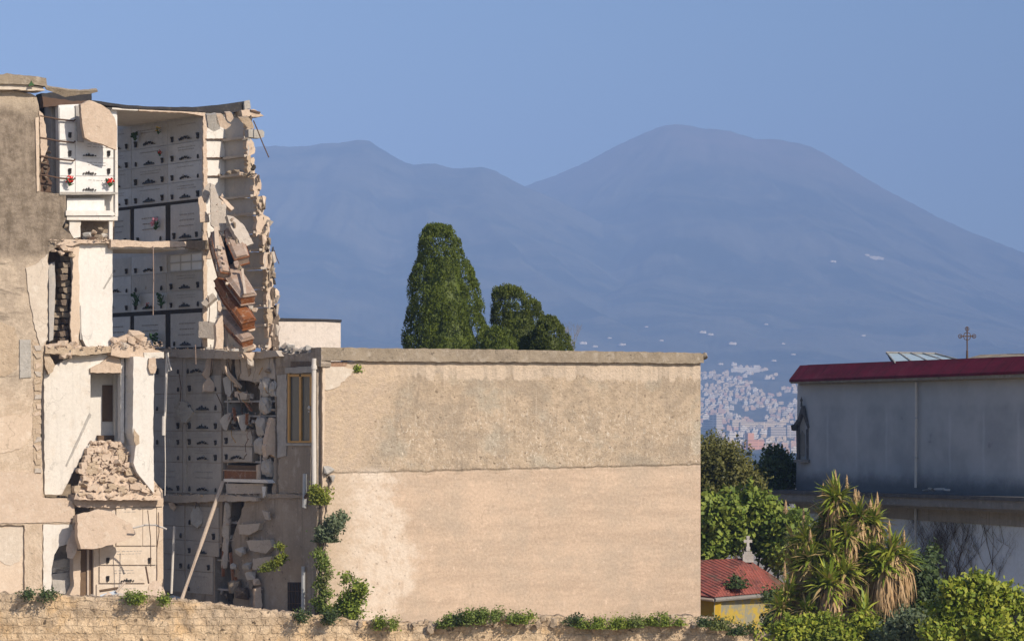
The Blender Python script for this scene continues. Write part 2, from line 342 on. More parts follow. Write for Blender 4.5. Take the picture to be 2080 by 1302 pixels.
# ------------------------------------------------------------------ the city at the foot of the volcano
def city_mat(name, c, win=.42):
    t = NT(name); tc = t.n('ShaderNodeTexCoord').outputs['Object']; oi = t.n('ShaderNodeObjectInfo').outputs['Random']
    s = t.n('ShaderNodeSeparateXYZ'); t.put(s.inputs[0], tc); cv = t.n('ShaderNodeCombineXYZ'); t.put(cv.inputs[0], t.math('ADD', s.outputs[0], s.outputs[1])); t.put(cv.inputs[1], s.outputs[2])
    b = t.n('ShaderNodeTexBrick'); b.offset = 0; t.put(b.inputs['Vector'], cv.outputs[0]); b.inputs['Scale'].default_value = 1
    b.inputs['Brick Width'].default_value = 70; b.inputs['Row Height'].default_value = 3.9; b.inputs['Mortar Size'].default_value = .85; b.inputs['Mortar Smooth'].default_value = 0
    dark = tuple(x*win for x in c); b.inputs['Color1'].default_value = dark+(1,); b.inputs['Color2'].default_value = tuple(x*1.7 for x in dark)+(1,); b.inputs['Mortar'].default_value = c+(1,)
    ng = t.n('ShaderNodeNewGeometry'); sn = t.n('ShaderNodeSeparateXYZ'); t.put(sn.inputs[0], ng.outputs['Normal'])
    col = t.mix(t.math('GREATER_THAN', t.math('ABSOLUTE', sn.outputs[2]), .5), b.outputs[0], tuple(x*.7 for x in c))
    col = t.mix(.35, col, t.mix(oi, (.75, .72, .68), (.55, .40, .32)), 'MULTIPLY')
    return t.done(col, .85, .2)
CM = [city_mat('cream_city_wall', (.84, .68, .48)), city_mat('white_city_wall', (.88, .80, .68)), city_mat('pink_city_wall', (.78, .53, .38)), city_mat('grey_city_wall', (.64, .57, .48)), city_mat('orange_city_wall', (.85, .42, .22), .6)]
def city_mesh(k, w, d, h):
    mb = MB(); R = random.Random(k)
    mb.box((0, 0, h/2), w, d, h)
    mb.box((R.uniform(-.2, .2)*w, 0, h+1.4), w*R.uniform(.2, .45), d*.5, 2.8)
    if k % 3 == 0: mb.box((w*.62, d*.1, h*.36), w*.25, d*.8, h*.72)
    if k % 3 == 1: mb.box((-w*.6, -d*.1, h*.4), w*.2, d*.7, h*.8); mb.box((w*.3, 0, h+.9), w*.25, d*.9, 1.8)
    if k % 4 == 2: mb.box((w*.1, -d*.52, h*.3), w*.6, d*.12, h*.6)
    return mb
def place(o, px, Y, z, rz): o.location = ((px-CX)/F*Y, Y, ZC+z-2.0); o.rotation_euler = (0, 0, rz); return o
KINDS = []; DIM = {}
for k, (w, d, h, m, nm, lb) in enumerate([
    (17, 13, 14, 0, 'apartment_block', 'cream mid-rise apartment block in the hazy city below the volcano'),
    (12, 11, 9, 1, 'townhouse', 'small white flat-roofed house in the hazy city below the volcano'),
    (30, 12, 16, 0, 'apartment_slab', 'long cream apartment slab in the hazy city below the volcano'),
    (15, 13, 20, 2, 'apartment_block', 'pinkish taller apartment block in the hazy city below the volcano'),
    (20, 14, 12, 3, 'apartment_block', 'greyish low apartment block in the hazy city below the volcano'),
    (24, 16, 10, 1, 'warehouse', 'wide low white building in the hazy city below the volcano')]):
    me = city_mesh(k, w, d, h).build(nm, CM[m]); COL.objects.unlink(me); KINDS.append((me, nm, lb)); DIM[me.name.split('.')[0]+str(k)] = (w, d, h)
def city():
    R = random.Random(5); rows_ = []; y = 744.0
    while y < 948:
        rows_.append(y); y += 4.6+(y-744)*.021+R.uniform(-.8, .8)
    todo = []
    for y in rows_:
        x = 1408+R.uniform(0, 10); big = (y-744)/200
        while x < 1655:
            w = R.uniform(5, 13)+big*R.uniform(2, 12); h = R.uniform(3.2, 6)+big*R.uniform(2, 7)
            if fbm(np.array([x/34.]), np.array([y/15.]), 3, 4)[0]+R.uniform(-.05, .05) > .445+max(0, 780-y)/36*.10: todo.append((x+w/2, y+R.uniform(-1.6, 1.6), w, h)); x += w*R.uniform(.85, 1.25)
            else: x += w+R.uniform(0, 8)
    for _ in range(420):                                   # the town goes on behind the wall and the grey building
        x = R.choice((R.uniform(1150, 1405), R.uniform(1662, 1950))); y = R.uniform(752, 925)
        if fbm(np.array([x/34.]), np.array([y/15.]), 3, 4)[0] > .47: todo.append((x, y, R.uniform(5, 9), R.uniform(3, 5)))
    todo.sort(key=lambda q: -q[2]*q[3]*(1 if 1405 < q[0] < 1662 else .01)); mb = MB(); rest = 0; done = 0
    for px, py, w, h in todo:
        Y, z = hit(px, py)
        if Y is None: continue
        m = Y/F; a = R.choice([.7, .85, .55, 1.0, .3])+R.uniform(-.1, .1)
        if done >= 270:
            mb.box(((px-CX)*m, Y, ZC+z-3+(h*m+3)/2), w*m, 9, h*m+3, (math.cos(a*.4), math.sin(a*.4), 0)); mb.box(((px-CX)*m+w*m*.2, Y, ZC+z+h*m+.6), w*m*.3, 5, 1.6, (math.cos(a*.4), math.sin(a*.4), 0)); rest += 1; continue
        done += 1; src, nm, lb = R.choice(KINDS); o = src.copy(); COL.objects.link(o); o.name = nm; d = DIM[src.name.split('.')[0]+str(KINDS.index((src, nm, lb)))]
        place(o, px, Y, z, a*.5); o.scale = (w*m/d[0]*.85, w*m/d[0]*.8, (h*m+2)/d[2])
        tag(o, lb, 'city building', lb.replace(' in the hazy city below the volcano', 's in the hazy city').replace('small ', ''))
    if rest: single('city_sprawl', mb, CM[0], 'countless more small pale houses packed between the blocks of the hazy city', 'city', kind='stuff')
city()
def landmark(px, py, dims, m, nm, label, Y=None, rz=.25):
    y, z = hit(px, py); Y = Y or y; mb = MB(); 
    for x, y_, w, d, h in dims: mb.box((x, y_, h/2), w, d, h)
    o = mb.build(nm, CM[m]); off = Vector(o.location); tag(o, label, 'city building'); place(o, px, Y, (HY-py)/F*Y, rz)
landmark(1530, 912, [(-6, 0, 9, 12, 24), (6, 1, 15, 12, 15), (-11, 2, 7, 10, 12)], 4, 'tower_block', 'orange tower block with a lower cream wing above the dark trees')
landmark(1447, 886, [(3, 0, 14, 14, 36), (-11, 1, 14, 13, 28)], 3, 'tower_block', 'tall pale twin-slab tower rising beside the end of the long wall', rz=-.75)
landmark(1540, 872, [(0, 0, 78, 14, 15), (-46, 3, 14, 14, 19), (40, 2, 12, 15, 18)], 0, 'apartment_slab', 'very long cream apartment range across the middle of the city gap')
landmark(1590, 888, [(0, 0, 44, 16, 18), (10, -3, 12, 14, 21)], 3, 'apartment_slab', 'broad greyish apartment range just left of the shaded shrine frame')
landmark(1480, 905, [(0, 0, 30, 12, 9), (4, 1, 6, 8, 13)], 0, 'church', 'low cream building with a small raised centre below the twin-slab tower')
landmark(1512, 756, [(0, 0, 60, 18, 13), (30, 3, 15, 15, 19), (-28, -2, 18, 16, 11)], 1, 'apartment_slab', 'highest long white building range at the top of the city')
SL = [(1690, 534, 26, 'white farmhouse on the volcano slope left of the white hilltop group'), (1425, 678, 24, None), (1441, 682, 20, None), (1555, 661, 14, None), (1182, 700, 24, None), (1207, 706, 16, None), (1237, 689, 13, None), (1262, 703, 22, None), (1485, 701, 26, None), (1342, 694, 14, None), (1312, 666, 12, None), (1752, 684, 16, None), (1462, 742, 16, None), (1590, 700, 12, None), (1570, 735, 15, None), (1610, 722, 14, None)]
for px, py, w, lb in SL:
    Y, z = hit(px, py)
    if Y is None: continue
    o = KINDS[1][0].copy(); COL.objects.link(o); o.name = 'farmhouse'; place(o, px, Y, z+3, .6); s = w/12*.66; o.scale = (s*1.2, s, s*.42)
    tag(o, lb or 'tiny white house lying scattered on the wooded volcano slope above the city', 'house', None if lb else 'white houses scattered on the volcano slope')
landmark(1775, 527, [(0, 0, 40, 20, 13), (-26, 4, 16, 14, 20), (26, -4, 18, 14, 9)], 1, 'observatory', 'white hilltop building group standing out high on the volcano slope')
for src, nm, lb in KINDS: bpy.data.objects.remove(src)
# ------------------------------------------------------------------ long plastered wall
def long_wall_mat():
    t = NT('weathered_wall_plaster')
    s = t.vec('DOT_PRODUCT', t.vec('SUBTRACT', t.pos, tuple(PW.p)), tuple(U)); sx = t.n('ShaderNodeSeparateXYZ'); t.put(sx.inputs[0], t.pos); z = sx.outputs[2]
    cv = t.n('ShaderNodeCombineXYZ'); t.put(cv.inputs[0], s); t.put(cv.inputs[1], z); q = cv.outputs[0]
    n_big = t.noise(.5, 5, .6, q); n_mid = t.noise(2.2, 6, .68, q); n_fine = t.noise(9, 5, .75, q); n_pit = t.noise(5.2, 3, .55, q); n_w = t.noise(1.3, 5, .6, q)
    def mp(v, sc):
        x = t.n('ShaderNodeMapping'); t.put(x.inputs[0], v); x.inputs['Scale'].default_value = sc; return x.outputs[0]
    wob = t.math('MULTIPLY', t.math('SUBTRACT', n_w, .5), .35)
    zz = t.math('ADD', z, wob)
    # smooth lower coat
    low = t.mix(t.step(t.noise(1, 6, .65, mp(q, (.22, 1.7, 1))), .40, .62), (.525, .403, .303), (.445, .342, .257))
    low = t.mix(t.math('MULTIPLY', t.step(n_mid, .52, .7), .5), low, (.64, .49, .37))
    # rough upper coat, scarred and pitted
    up = t.mix(t.step(n_mid, .36, .62), (.385, .305, .222), (.50, .395, .29)); up = t.mix(t.math('MULTIPLY', t.step(n_big, .50, .66), .7), up, (.41, .37, .30))
    up = t.mix(t.math('MULTIPLY', t.step(t.noise(1, 6, .75, mp(q, (4.5, 2.4, 1)), 2.5), .54, .64), t.step(z, 8.2, 7.2)), up, (.64, .56, .46))
    up = t.mix(t.math('MULTIPLY', t.step(t.noise(3.1, 6, .8, q), .58, .66), .6), up, (.24, .185, .13))
    up = t.mix(t.math('MULTIPLY', t.step(n_pit, .62, .70), .75), up, (.17, .13, .09))
    zl = t.math('ADD', 5.3, t.math('MULTIPLY', s, .012))
    isup = t.step(t.math('SUBTRACT', t.math('ADD', z, t.math('MULTIPLY', t.math('SUBTRACT', n_w, .5), .5)), zl), -.10, .12)
    low = t.mix(t.math('MULTIPLY', t.step(t.noise(.42, 6, .7, q), .42, .64), .75), low, (.42, .34, .265)); low = t.mix(t.math('MULTIPLY', t.step(t.noise(3.4, 6, .8, q), .60, .70), .5), low, (.36, .275, .20)); low = t.mix(t.math('MULTIPLY', t.step(t.noise(2.6, 5, .75, q), .60, .69), .55), low, (.68, .55, .43))
    vo = t.n('ShaderNodeTexVoronoi', feature='DISTANCE_TO_EDGE'); vo.inputs['Scale'].default_value = .38; t.put(vo.inputs['Vector'], t.vec('ADD', q, t.vec('MULTIPLY', t.noise3(1.3), (1.6, 1.6, 1.6))))
    low = t.mix(t.math('MULTIPLY', t.math('MULTIPLY', t.step(vo.outputs[0], .012, .003), t.step(t.noise(.45, 3), .5, .62)), .28), low, (.24, .18, .13))
    up = t.mix(t.math('MULTIPLY', t.step(t.noise(.62, 6, .7, q), .46, .62), .55), up, (.30, .25, .195)); up = t.mix(t.math('MULTIPLY', t.step(t.noise(1, 5, .7, mp(q, (2.2, .35, 1)), 1.0), .55, .70), .5), up, (.25, .205, .16))
    col = t.mix(isup, low, up)
    # pale washed strip under the coping with runs
    run = t.step(t.noise(1, 4, .6, mp(q, (2.6, .12, 1))), .42, .60)
    run = t.math('MULTIPLY', run, t.step(t.noise(.7, 4, .7, q), .36, .6)); strip = t.mix(run, (.55, .45, .35), (.41, .34, .27))
    col = t.mix(t.step(t.math('SUBTRACT', zz, t.math('MULTIPLY', run, .25)), 8.72, 8.85), col, strip)
    col = t.mix(t.math('MULTIPLY', t.math('MULTIPLY', t.step(t.noise(1, 3, .5, mp(q, (3.5, .1, 1))), .6, .68), t.step(z, 6.2, 8.8)), .55), col, (.56, .47, .37))
    # seam
    seam = t.math('SUBTRACT', 1.0, t.step(t.math('ABSOLUTE', t.math('SUBTRACT', t.math('ADD', z, t.math('MULTIPLY', t.math('SUBTRACT', n_w, .5), .16)), zl)), .0, .075))
    col = t.mix(t.math('MULTIPLY', t.math('MULTIPLY', t.math('MULTIPLY', seam, t.step(s, 1.6, 2.6)), t.step(t.noise(.8, 4, .7, q), .42, .64)), .38), col, (.17, .13, .09))
    # peeled whitish area on the left
    edge = t.math('ADD', s, t.math('ADD', t.math('MULTIPLY', t.math('SUBTRACT', n_w, .5), 2.2), t.math('MULTIPLY', t.math('SUBTRACT', n_big, .5), 2.6)))
    lim = t.math('SUBTRACT', 3.9, t.math('MULTIPLY', t.math('ABSOLUTE', t.math('SUBTRACT', z, 2.2)), .34))
    pale = t.mix(t.step(n_mid, .42, .66), (.61, .52, .43), (.53, .425, .33)); pale = t.mix(t.math('MULTIPLY', t.step(n_pit, .63, .69), .7), pale, (.30, .24, .19))
    pale = t.mix(t.math('MULTIPLY', t.step(t.math('ADD', s, t.math('MULTIPLY', t.math('SUBTRACT', n_big, .5), 4)), 1.7, .5), .75), pale, (.46, .36, .265))
    pm = t.math('MULTIPLY', t.step(t.math('SUBTRACT', lim, edge), -.3, .35), t.step(z, 5.7, 5.25))
    col = t.mix(pm, col, pale)
    # worn plaster of the upper left corner
    c2 = t.step(t.math('ADD', t.math('ADD', s, t.math('MULTIPLY', t.math('SUBTRACT', z, 8.0), -.5)), t.math('MULTIPLY', t.math('SUBTRACT', n_w, .5), 3)), 3.4, 2.2)
    col = t.mix(t.math('MULTIPLY', t.math('MULTIPLY', c2, t.step(z, 5.2, 5.6)), .8), col, t.mix(t.step(n_mid, .4, .6), (.56, .44, .32), (.48, .38, .29)))
    grain = t.mix(n_fine, (.52, .50, .48), (1.46, 1.45, 1.43)); col = t.mix(.85, col, t.mix(1.0, col, grain, 'MULTIPLY'))
    h = t.math('ADD', t.math('MULTIPLY', n_fine, t.math('ADD', .35, t.math('MULTIPLY', isup, .9))), t.math('MULTIPLY', n_mid, t.math('ADD', .3, isup)))
    h = t.math('SUBTRACT', h, t.math('MULTIPLY', seam, .5)); t.bump(h, .75, .07)
    return t.done(col, .95, .1)
lw = thing('plaster_wall_block', 'long weathered tan plaster wall with a rough concrete coping', 'wall', P(1040, 1262, 103.5))
part('wall', MB().poly(PW, [(655, 734), (1423, 737), (1423, 1330), (655, 1330)], 0, .62), long_wall_mat(), lw)
M['coping'] = rough_mat('lichened_coping', (.33, .27, .20), (.20, .165, .125), (.46, .40, .33), 1.1, 1, .35, 8, .6, .95, .08)
def coping():
    mb = MB(); top = [(652, 705.5), (760, 707), (900, 708.5), (1000, 709.5), (1100, 711.5), (1200, 712.5), (1300, 714.5), (1380, 716), (1422, 716.5), (1428, 720)]
    bot = [(1430, 737), (1412, 738.5), (1300, 737), (1100, 735.5), (900, 735), (760, 734), (700, 732), (652, 733)]
    pts = top+bot; R = random.Random(3); out = []
    for (a, b) in zip(pts, pts[1:]+pts[:1]):
        k = max(1, int(abs(b[0]-a[0])/9))
        for j in range(k):
            f = j/k; out.append((a[0]+(b[0]-a[0])*f, a[1]+(b[1]-a[1])*f+(R.uniform(-.9, .9) if j else 0)))
    mb.poly(PW, out, .17, .85); return mb
part('coping', coping(), M['coping'], lw)
part('coping_end', MB().rock(PW.at(1427, 725, -.15), .22, .5, .28, 20), M['coping'], lw)
part('buttress_edge', MB().poly(PW, ragged([(655, 744), (661, 744), (660, 830), (657, 960), (656, 1100), (658, 1262), (655, 1262)], .7, 9), .05, .05), M['cream'], lw)
part('old_plaster', MB().poly(PW, [(656, 742), (700, 744), (722, 752), (704, 768), (690, 784), (664, 792), (656, 790)], .03, .03, 2.2, 6), M['peel'], lw)
part('brick_patch', MB().poly(PW, [(657, 734), (706, 735), (703, 743), (680, 745), (657, 745)], .035, .035, 1, 6), rough_mat('exposed_brick', (.33, .20, .13), (.25, .16, .11), (.42, .32, .24), 2, .8, 0, 10, .4), lw)
part('corner_block', MB().rock(PW.at(668, 955, .12), .42, .3, .3, 16).rock(PW.at(672, 972, .1), .34, .25, .28, 14), M['concrete'], lw)
# pale parapet on the roof behind
rp = thing('rooftop_parapet', 'pale stained parapet with a dark coping line just behind the broken tomb block', 'parapet', P(630, 712, 112))
PX = Plane(P(630, 857, 112), N)
part('wall', MB().poly(PX, [(540, 651), (692, 653.5), (692, 760), (540, 760)], 0, .5), rough_mat('stained_parapet', (.66, .58, .51), (.60, .52, .45), (.46, .40, .35), 1.1, .5, .3, 9, .3), rp)
part('coping', MB().poly(PX, [(540, 645.5), (660, 648), (694, 649.5), (694, 654), (660, 652), (540, 651)], .06, .62), M['tar'], rp)
# ------------------------------------------------------------------ niche block: shaded flank full of burial niches
nb = thing('ruined_niche_block', 'tall collapsed tomb block whose shaded flank is covered with marble burial niches', 'tomb building', P(480, 1240, 103))
def pb(t, z, out=0.0): return PB.p+PD*t+PN*out+Vector((0, 0, z-PB.p.z))
def tb(px): 
    q = PB.at(px, 857); return (q-PB.p).dot(PD)
def zb(py, px): return PB.at(px, py).z
def flat(mb, t0, t1, z0, z1, out, th): return mb.prism([pb(t0, z0, out), pb(t1, z0, out), pb(t1, z1, out), pb(t0, z1, out)], -PN*th)
zr1 = [zb(y, 415) for y in (237, 285, 325, 364.5, 403)]; zb1 = [zb(409, 415), zb(485, 415)]
zr2 = [zb(y, 412) for y in (510, 549, 588.5, 626)]; zb2 = [zb(634, 412), zb(705, 412)]
T0 = tb(415); TE = tb(205)
tA, tB, tC, tE = tb(415), tb(342.5), tb(268), tb(205)
zflo = [zb(y, 345) for y in (715, 1010, 1275)]
mb = MB(); flat(mb, T0, TE, zb(500, 415), zb(226, 415), 0, 2.0); part('flank_wall', mb, M['marble'], nb)
mb = MB(); flat(mb, T0, TE, zb(712, 415), zb(500, 415), 0, 2.0); part('flank_wall', mb, M['marble'], nb)
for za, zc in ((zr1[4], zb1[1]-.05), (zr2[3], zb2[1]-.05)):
    mb = MB(); flat(mb, T0+.02, TE-.05, zc, za, .012, .012); part('shade_black', mb, M['dark'], nb)  # flat black strip behind the large plates, recess shade painted as colour
# shared little bronze fittings
def mesh_of(mb, name, mat):
    o = mb.build(name, mat); o.location = (0, 0, 0); me = o.data; bpy.data.objects.remove(o); return me
VASE = mesh_of(MB().lathe([(.03, 0), (.055, .03), (.04, .09), (.075, .2), (.06, .22)], (0, 0, 0), 8).box((0, .05, .1), .12, .1, .13), 'vase', M['bronze'])
LAMP = mesh_of(MB().lathe([(.04, 0), (.05, .05), (.045, .12), (.02, .18)], (0, 0, 0), 8), 'lamp', M['bronze'])
def orn_mb():
    m = MB()
    for x, h, r in ((-.24, .05, .05), (-.13, .09, .05), (-.03, .13, .05), (.06, .07, .05), (.14, .09, .05), (.25, .05, .04)): m.lathe([(r, 0), (r*.9, h*.5), (.01, h)], (x, 0, 0), 6)
    return m
ORN = mesh_of(orn_mb(), 'ornament', M['bronze'])
def bowl_mb():
    m = MB(); R = random.Random(5)
    for k in range(11): m.rock(((k-5)*.05, R.uniform(-.03, .03), .04+.05*(1-abs(k-5)/5.5)*R.uniform(.6, 1.3)), .09, .07, .07, 10, None, R)
    return m
BOWL = mesh_of(bowl_mb(), 'ornament', M['bronze'])
def oval_mb(): return MB().lathe([(.0, -.09), (.05, -.06), (.065, 0), (.05, .06), (.0, .09)], (0, 0, .3), 10)
OVAL = mesh_of(oval_mb(), 'portrait', M['ink'])
def fit(me, name, parent, p, X, Nn, s=1.0):
    o = bpy.data.objects.new(name, me); COL.objects.link(o); o.parent = parent
    Y = UP.cross(X); o.matrix_local = Matrix.Translation(p+Nn*.06) @ Matrix(((X.x, Y.x, 0), (X.y, Y.y, 0), (0, 0, 1))).to_4x4() @ Matrix.Scale(s, 4); return o
RP = random.Random(21)
def inscription(parent, p0, X, Nn, lines, w, h):
    mb = MB(); R = RP
    for i in range(lines):
        x = -w/2+R.uniform(0, .1)*w; z = -i*h
        while x < w/2:
            k = R.uniform(.05, .16); mb.box(p0+X*(x+k/2)+Vector((0, 0, z))+Nn*.045, k, .012, h*.2, X); x += k+R.uniform(.03, .07)
    part('lettering', mb, M['ink'], parent)
def plate(t0, t1, z0, z1, out=.0, mat='marble', vases=(1, 1), orn=1, ins=2, big=False, bld=None, rail=0.0):
    mb = MB(); g = .012; flat(mb, t0+g, t1-g, z0+g, z1-g, out+.035, .05); pl = part('niche_plate', mb, M[RP.choice(('marble', 'marble', 'marblewarm', 'marblepale')) if mat == 'marble' else mat], bld or nb)
    X = -PD; w = abs(t1-t0); h = z1-z0; zc = z0+.05
    if vases[0]: fit(VASE if RP.random() < .75 else LAMP, 'vase', pl, pb(max(t0, t1)-.13*w-.02, zc+.03, out), X, PN, RP.uniform(.85, 1.1))
    if vases[1]: fit(VASE if RP.random() < .75 else LAMP, 'vase', pl, pb(min(t0, t1)+.13*w+.02, zc+.03, out), X, PN, RP.uniform(.85, 1.1))
    if w > 1.2 and RP.random() < .5: fit(OVAL, 'portrait', pl, pb((t0+t1)/2+RP.uniform(-.5, .5), zc+.1, out-.05), X, PN, .9)
    if orn: fit(BOWL if RP.random() < .55 else ORN, 'ornament', pl, pb((t0+t1)/2, zc+.04, out), X, PN, RP.uniform(.9, 1.15)*(.95 if w < 1.4 else 1.35))
    if ins and w > 1: inscription(pl, pb((t0+t1)/2, z1-h*(.22 if not big else .3), out), X, PN, ins, w*.5, .1 if not big else .22)
    return pl
lay1 = [[(1, 1, 1), (1, 0, 1), (1, 1, 1)], [(1, 1, 1), (1, 1, 1), (1, 1, 1)], [(1, 1, 1), (1, 1, 1), (1, 0, 1)], [(1, 1, 1), (1, 1, 1), (1, 1, 1)]]
for r in range(4):
    for c, (a, b) in enumerate(((tA, tB), (tB, tC), (tC, tE))):
        k = lay1[r][c]; plate(a+(.02 if c == 0 else 0), b, zr1[r+1], zr1[r], 0, 'marble', k[:2], k[2], 2 if (r+c) % 2 else 1)
for c, (a, b) in enumerate(((tb(411), tb(348)), (tb(337.5), tb(274)), (tb(266), tb(205)))):
    plate(a, b, zb1[1], zb1[0], .01, 'marble', (1, 1), 1 if c != 1 else 0, 3, True)
    plate(a, b, zb2[1], zb2[0], .01, 'marble', (1, 0) if c == 0 else (1, 1), 1 if c == 0 else 0, 3, True)
for r in range(3):
    for c, (a, b) in enumerate(((tA, tb(340)), (tb(340), tb(268)), (tb(268), tE))):
        if r == 0 and c == 0: continue
        plate(a, b, zr2[r+1], zr2[r], 0, 'marble', (1, 1), 1 if (r+c) % 2 else (c == 0), 2 if c == 0 else 0)
vg = part('vent_window', flat(MB(), tA+.05, tb(347), zb(548, 412), zb(513, 412), .04, .06), M['ventglass'], nb)
mb = MB()
for f in (0, 1/3, 2/3, 1): tt = tA+.05+(tb(347)-tA-.05)*f; flat(mb, tt-.025, tt+.025, zb(549, 412), zb(512, 412), .07, .05)
for y in (513, 530, 548): flat(mb, tA+.05, tb(347), zb(y, 412)-.025, zb(y, 412)+.025, .08, .05)
part('window_bars', mb, M['marble'], vg)
# lower floors of the flank
mb = MB(); mb.poly(PB, [(300, 716), (452, 716), (449, 800), (452, 875), (452, 1012), (300, 1012)], 0, .9); part('flank_wall', mb, M['marbletan'] if 0 else M['flank'], nb)
mb = MB(); mb.poly(PB, [(300, 1012), (452, 1012), (450, 1110), (436, 1120), (438, 1300), (300, 1300)], 0, .9); part('flank_wall', mb, M['flank'], nb)
M['marbleshade'] = rough_mat('shaded_dusty_marble', (.40, .365, .325), (.34, .305, .27), (.45, .42, .385), 1.8, .2, .25, 8, .1, .55, .02, .3)  # darker copy of the dusty marble, flank shade mixed into the colour
zl3 = [zb(y, 345) for y in (727, 764, 800, 838, 875, 907, 938, 1000)]
c3 = [tb(x) for x in (450, 377, 372, 313)]
for r in range(7):
    for c, (a, b) in enumerate(((c3[0], c3[1]), (c3[2], c3[3]))):
        if r == 0 and c == 0: a = tb(425)
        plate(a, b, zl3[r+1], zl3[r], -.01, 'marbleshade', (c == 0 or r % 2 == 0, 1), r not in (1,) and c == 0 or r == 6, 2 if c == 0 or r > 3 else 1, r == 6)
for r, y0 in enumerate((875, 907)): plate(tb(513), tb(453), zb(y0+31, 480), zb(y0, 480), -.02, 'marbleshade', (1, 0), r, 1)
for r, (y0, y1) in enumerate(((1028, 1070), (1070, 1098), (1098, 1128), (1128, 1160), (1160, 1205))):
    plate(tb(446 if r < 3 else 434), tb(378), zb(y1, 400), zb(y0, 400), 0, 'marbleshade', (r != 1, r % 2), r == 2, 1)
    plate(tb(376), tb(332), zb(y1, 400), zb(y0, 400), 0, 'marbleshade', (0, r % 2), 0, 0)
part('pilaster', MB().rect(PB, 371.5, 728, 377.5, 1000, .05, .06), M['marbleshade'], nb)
# plastered shaded flank with the tall window
mb = MB(); mb.poly(PB, [(560, 722), (643, 715), (643, 1330), (470, 1330), (470, 1255), (560, 1250)], 0, .5); part('plaster_flank', mb, M['flank'], nb)
mb = MB(); mb.poly(PB, [(500, 1010), (566, 1008), (566, 1260), (470, 1260), (478, 1180), (470, 1100)], -.06, .5, 1.5, 8); part('torn_plaster', mb, M['flank'], nb)
wn = part('tall_window', MB().rect(PB, 586, 762, 630, 898, .015, .06), M['glassgrey'], nb)
mb = MB()
for x0, y0, x1, y1 in ((584, 759, 588, 899), (607.5, 765, 611.5, 896), (629, 759, 632, 899)): mb.rect(PB, x0, y0, x1, y1, .08, .1)
for x0, y0, x1, y1 in ((588, 760, 607.5, 765), (611.5, 760, 629, 765), (588, 895.5, 629, 899)): mb.rect(PB, x0, y0, x1, y1, .075, .1)
part('window_frame', mb, M['brass'], wn)
part('lintel', MB().poly(PB, [(578, 747), (636, 744), (636, 757), (580, 758)], .12, .15, .8, 9), M['concrete'], nb)
part('brick_panel', MB().rect(PB, 590, 734, 630, 747, .05, .06), M['brick'], nb)
part('sill', MB().rect(PB, 580, 900, 632, 905, .1, .12), M['concrete'], nb)
part('lower_panel', MB().poly(PB, [(584, 905), (631, 905), (631, 992), (618, 1001), (585, 1001)], .04, .05, .8, 9), M['flank'], nb)
part('blank_strip', MB().poly(PB, [(562, 762), (582, 760), (581, 925), (563, 930)], .05, .06, 1.2, 8), M['shell'], nb)
part('door_shade_sheet', MB().rect(PB, 584, 1182, 612, 1255, .012, .02), M['dark'], nb)  # flat dark sheet on the wall, the opening's shade put into its colour
gr = MB()
for x in (588, 594, 600, 606): gr.tube([PB.at(x, 1184, .05), PB.at(x, 1255, .05)], .014, 5)
for y in (1200, 1225): gr.tube([PB.at(585, y, .06), PB.at(611, y, .06)], .014, 5)
part('iron_gate', gr, M['rust'], nb)
part('floor_band', MB().poly(PB, [(470, 1003), (580, 1003), (640, 1006), (640, 1011), (470, 1012)], .07, .12, 1.0, 8), M['flank'], nb)
# open cells where the face has fallen away
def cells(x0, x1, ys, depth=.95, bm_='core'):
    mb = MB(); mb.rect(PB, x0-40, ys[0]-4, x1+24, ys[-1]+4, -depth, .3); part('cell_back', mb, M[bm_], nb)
    for y in ys:
        t0, t1 = tb(x0), tb(x1); z = zb(y, (x0+x1)/2); mb = MB(); flat(mb, t0+.4, t1-.4, z-.035, z+.035, -.12, depth-.13); part('cell_shelf', mb, M['cellwall'], nb)
cells(452, 560, [718, 770, 815, 845, 875, 908, 938, 1006])  # dark masonry tones on both cell backs stand in for shade in the voids
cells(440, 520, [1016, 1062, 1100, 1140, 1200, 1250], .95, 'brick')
for x in (463, 530): part('cell_partition', MB().prism([PB.at(x, 722, -.1), PB.at(x, 1004, -.1), PB.at(x, 1004, -.1)+PD*.07, PB.at(x, 722, -.1)+PD*.07], -PN*.8), M['cellwall'], nb)
part('ruined_face', MB().poly(PB, [(488, 730), (555, 727), (560, 770), (520, 776), (486, 768)], .02, .5, 1.6, 6), M['dusty'], nb)
part('ruined_face', MB().poly(PB, [(556, 760), (566, 760), (566, 1005), (553, 1003), (556, 930), (560, 850)], .0, .7, 1.4, 6), M['flank'], nb)
part('ruined_face', MB().poly(PB, [(452, 873), (515, 872), (514, 938), (453, 940)], -.03, .3, .8, 6), M['flank'], nb)
part('torn_edge', MB().poly(Plane(PB.at(556, 900), Vector((.6, -.8, 0))), [(539, 906), (547, 870), (553, 848), (560, 850), (560, 928), (550, 922), (541, 928)], .1, .25, 1.2, 5), M['tan2'], nb)
RC = random.Random(90)
for k in range(46):
    lo = k % 3 == 0
    x = RC.uniform(452, 556) if not lo else RC.uniform(448, 512); y = RC.choice((760, 775, 806, 822, 838, 858, 870, 936)) + RC.uniform(-7, 5) if not lo else RC.uniform(1050, 1215)
    if 955 < y < 1000: continue
    w = RC.uniform(.12, .42); part('rubble', MB().rock(PB.at(x, y, RC.uniform(-.25, .12)), w, RC.uniform(.1, .3), RC.uniform(.08, .36), 14, None, RC), M[RC.choice(('dusty', 'core', 'flank', 'brick', 'tan2', 'core', 'shell'))], nb)
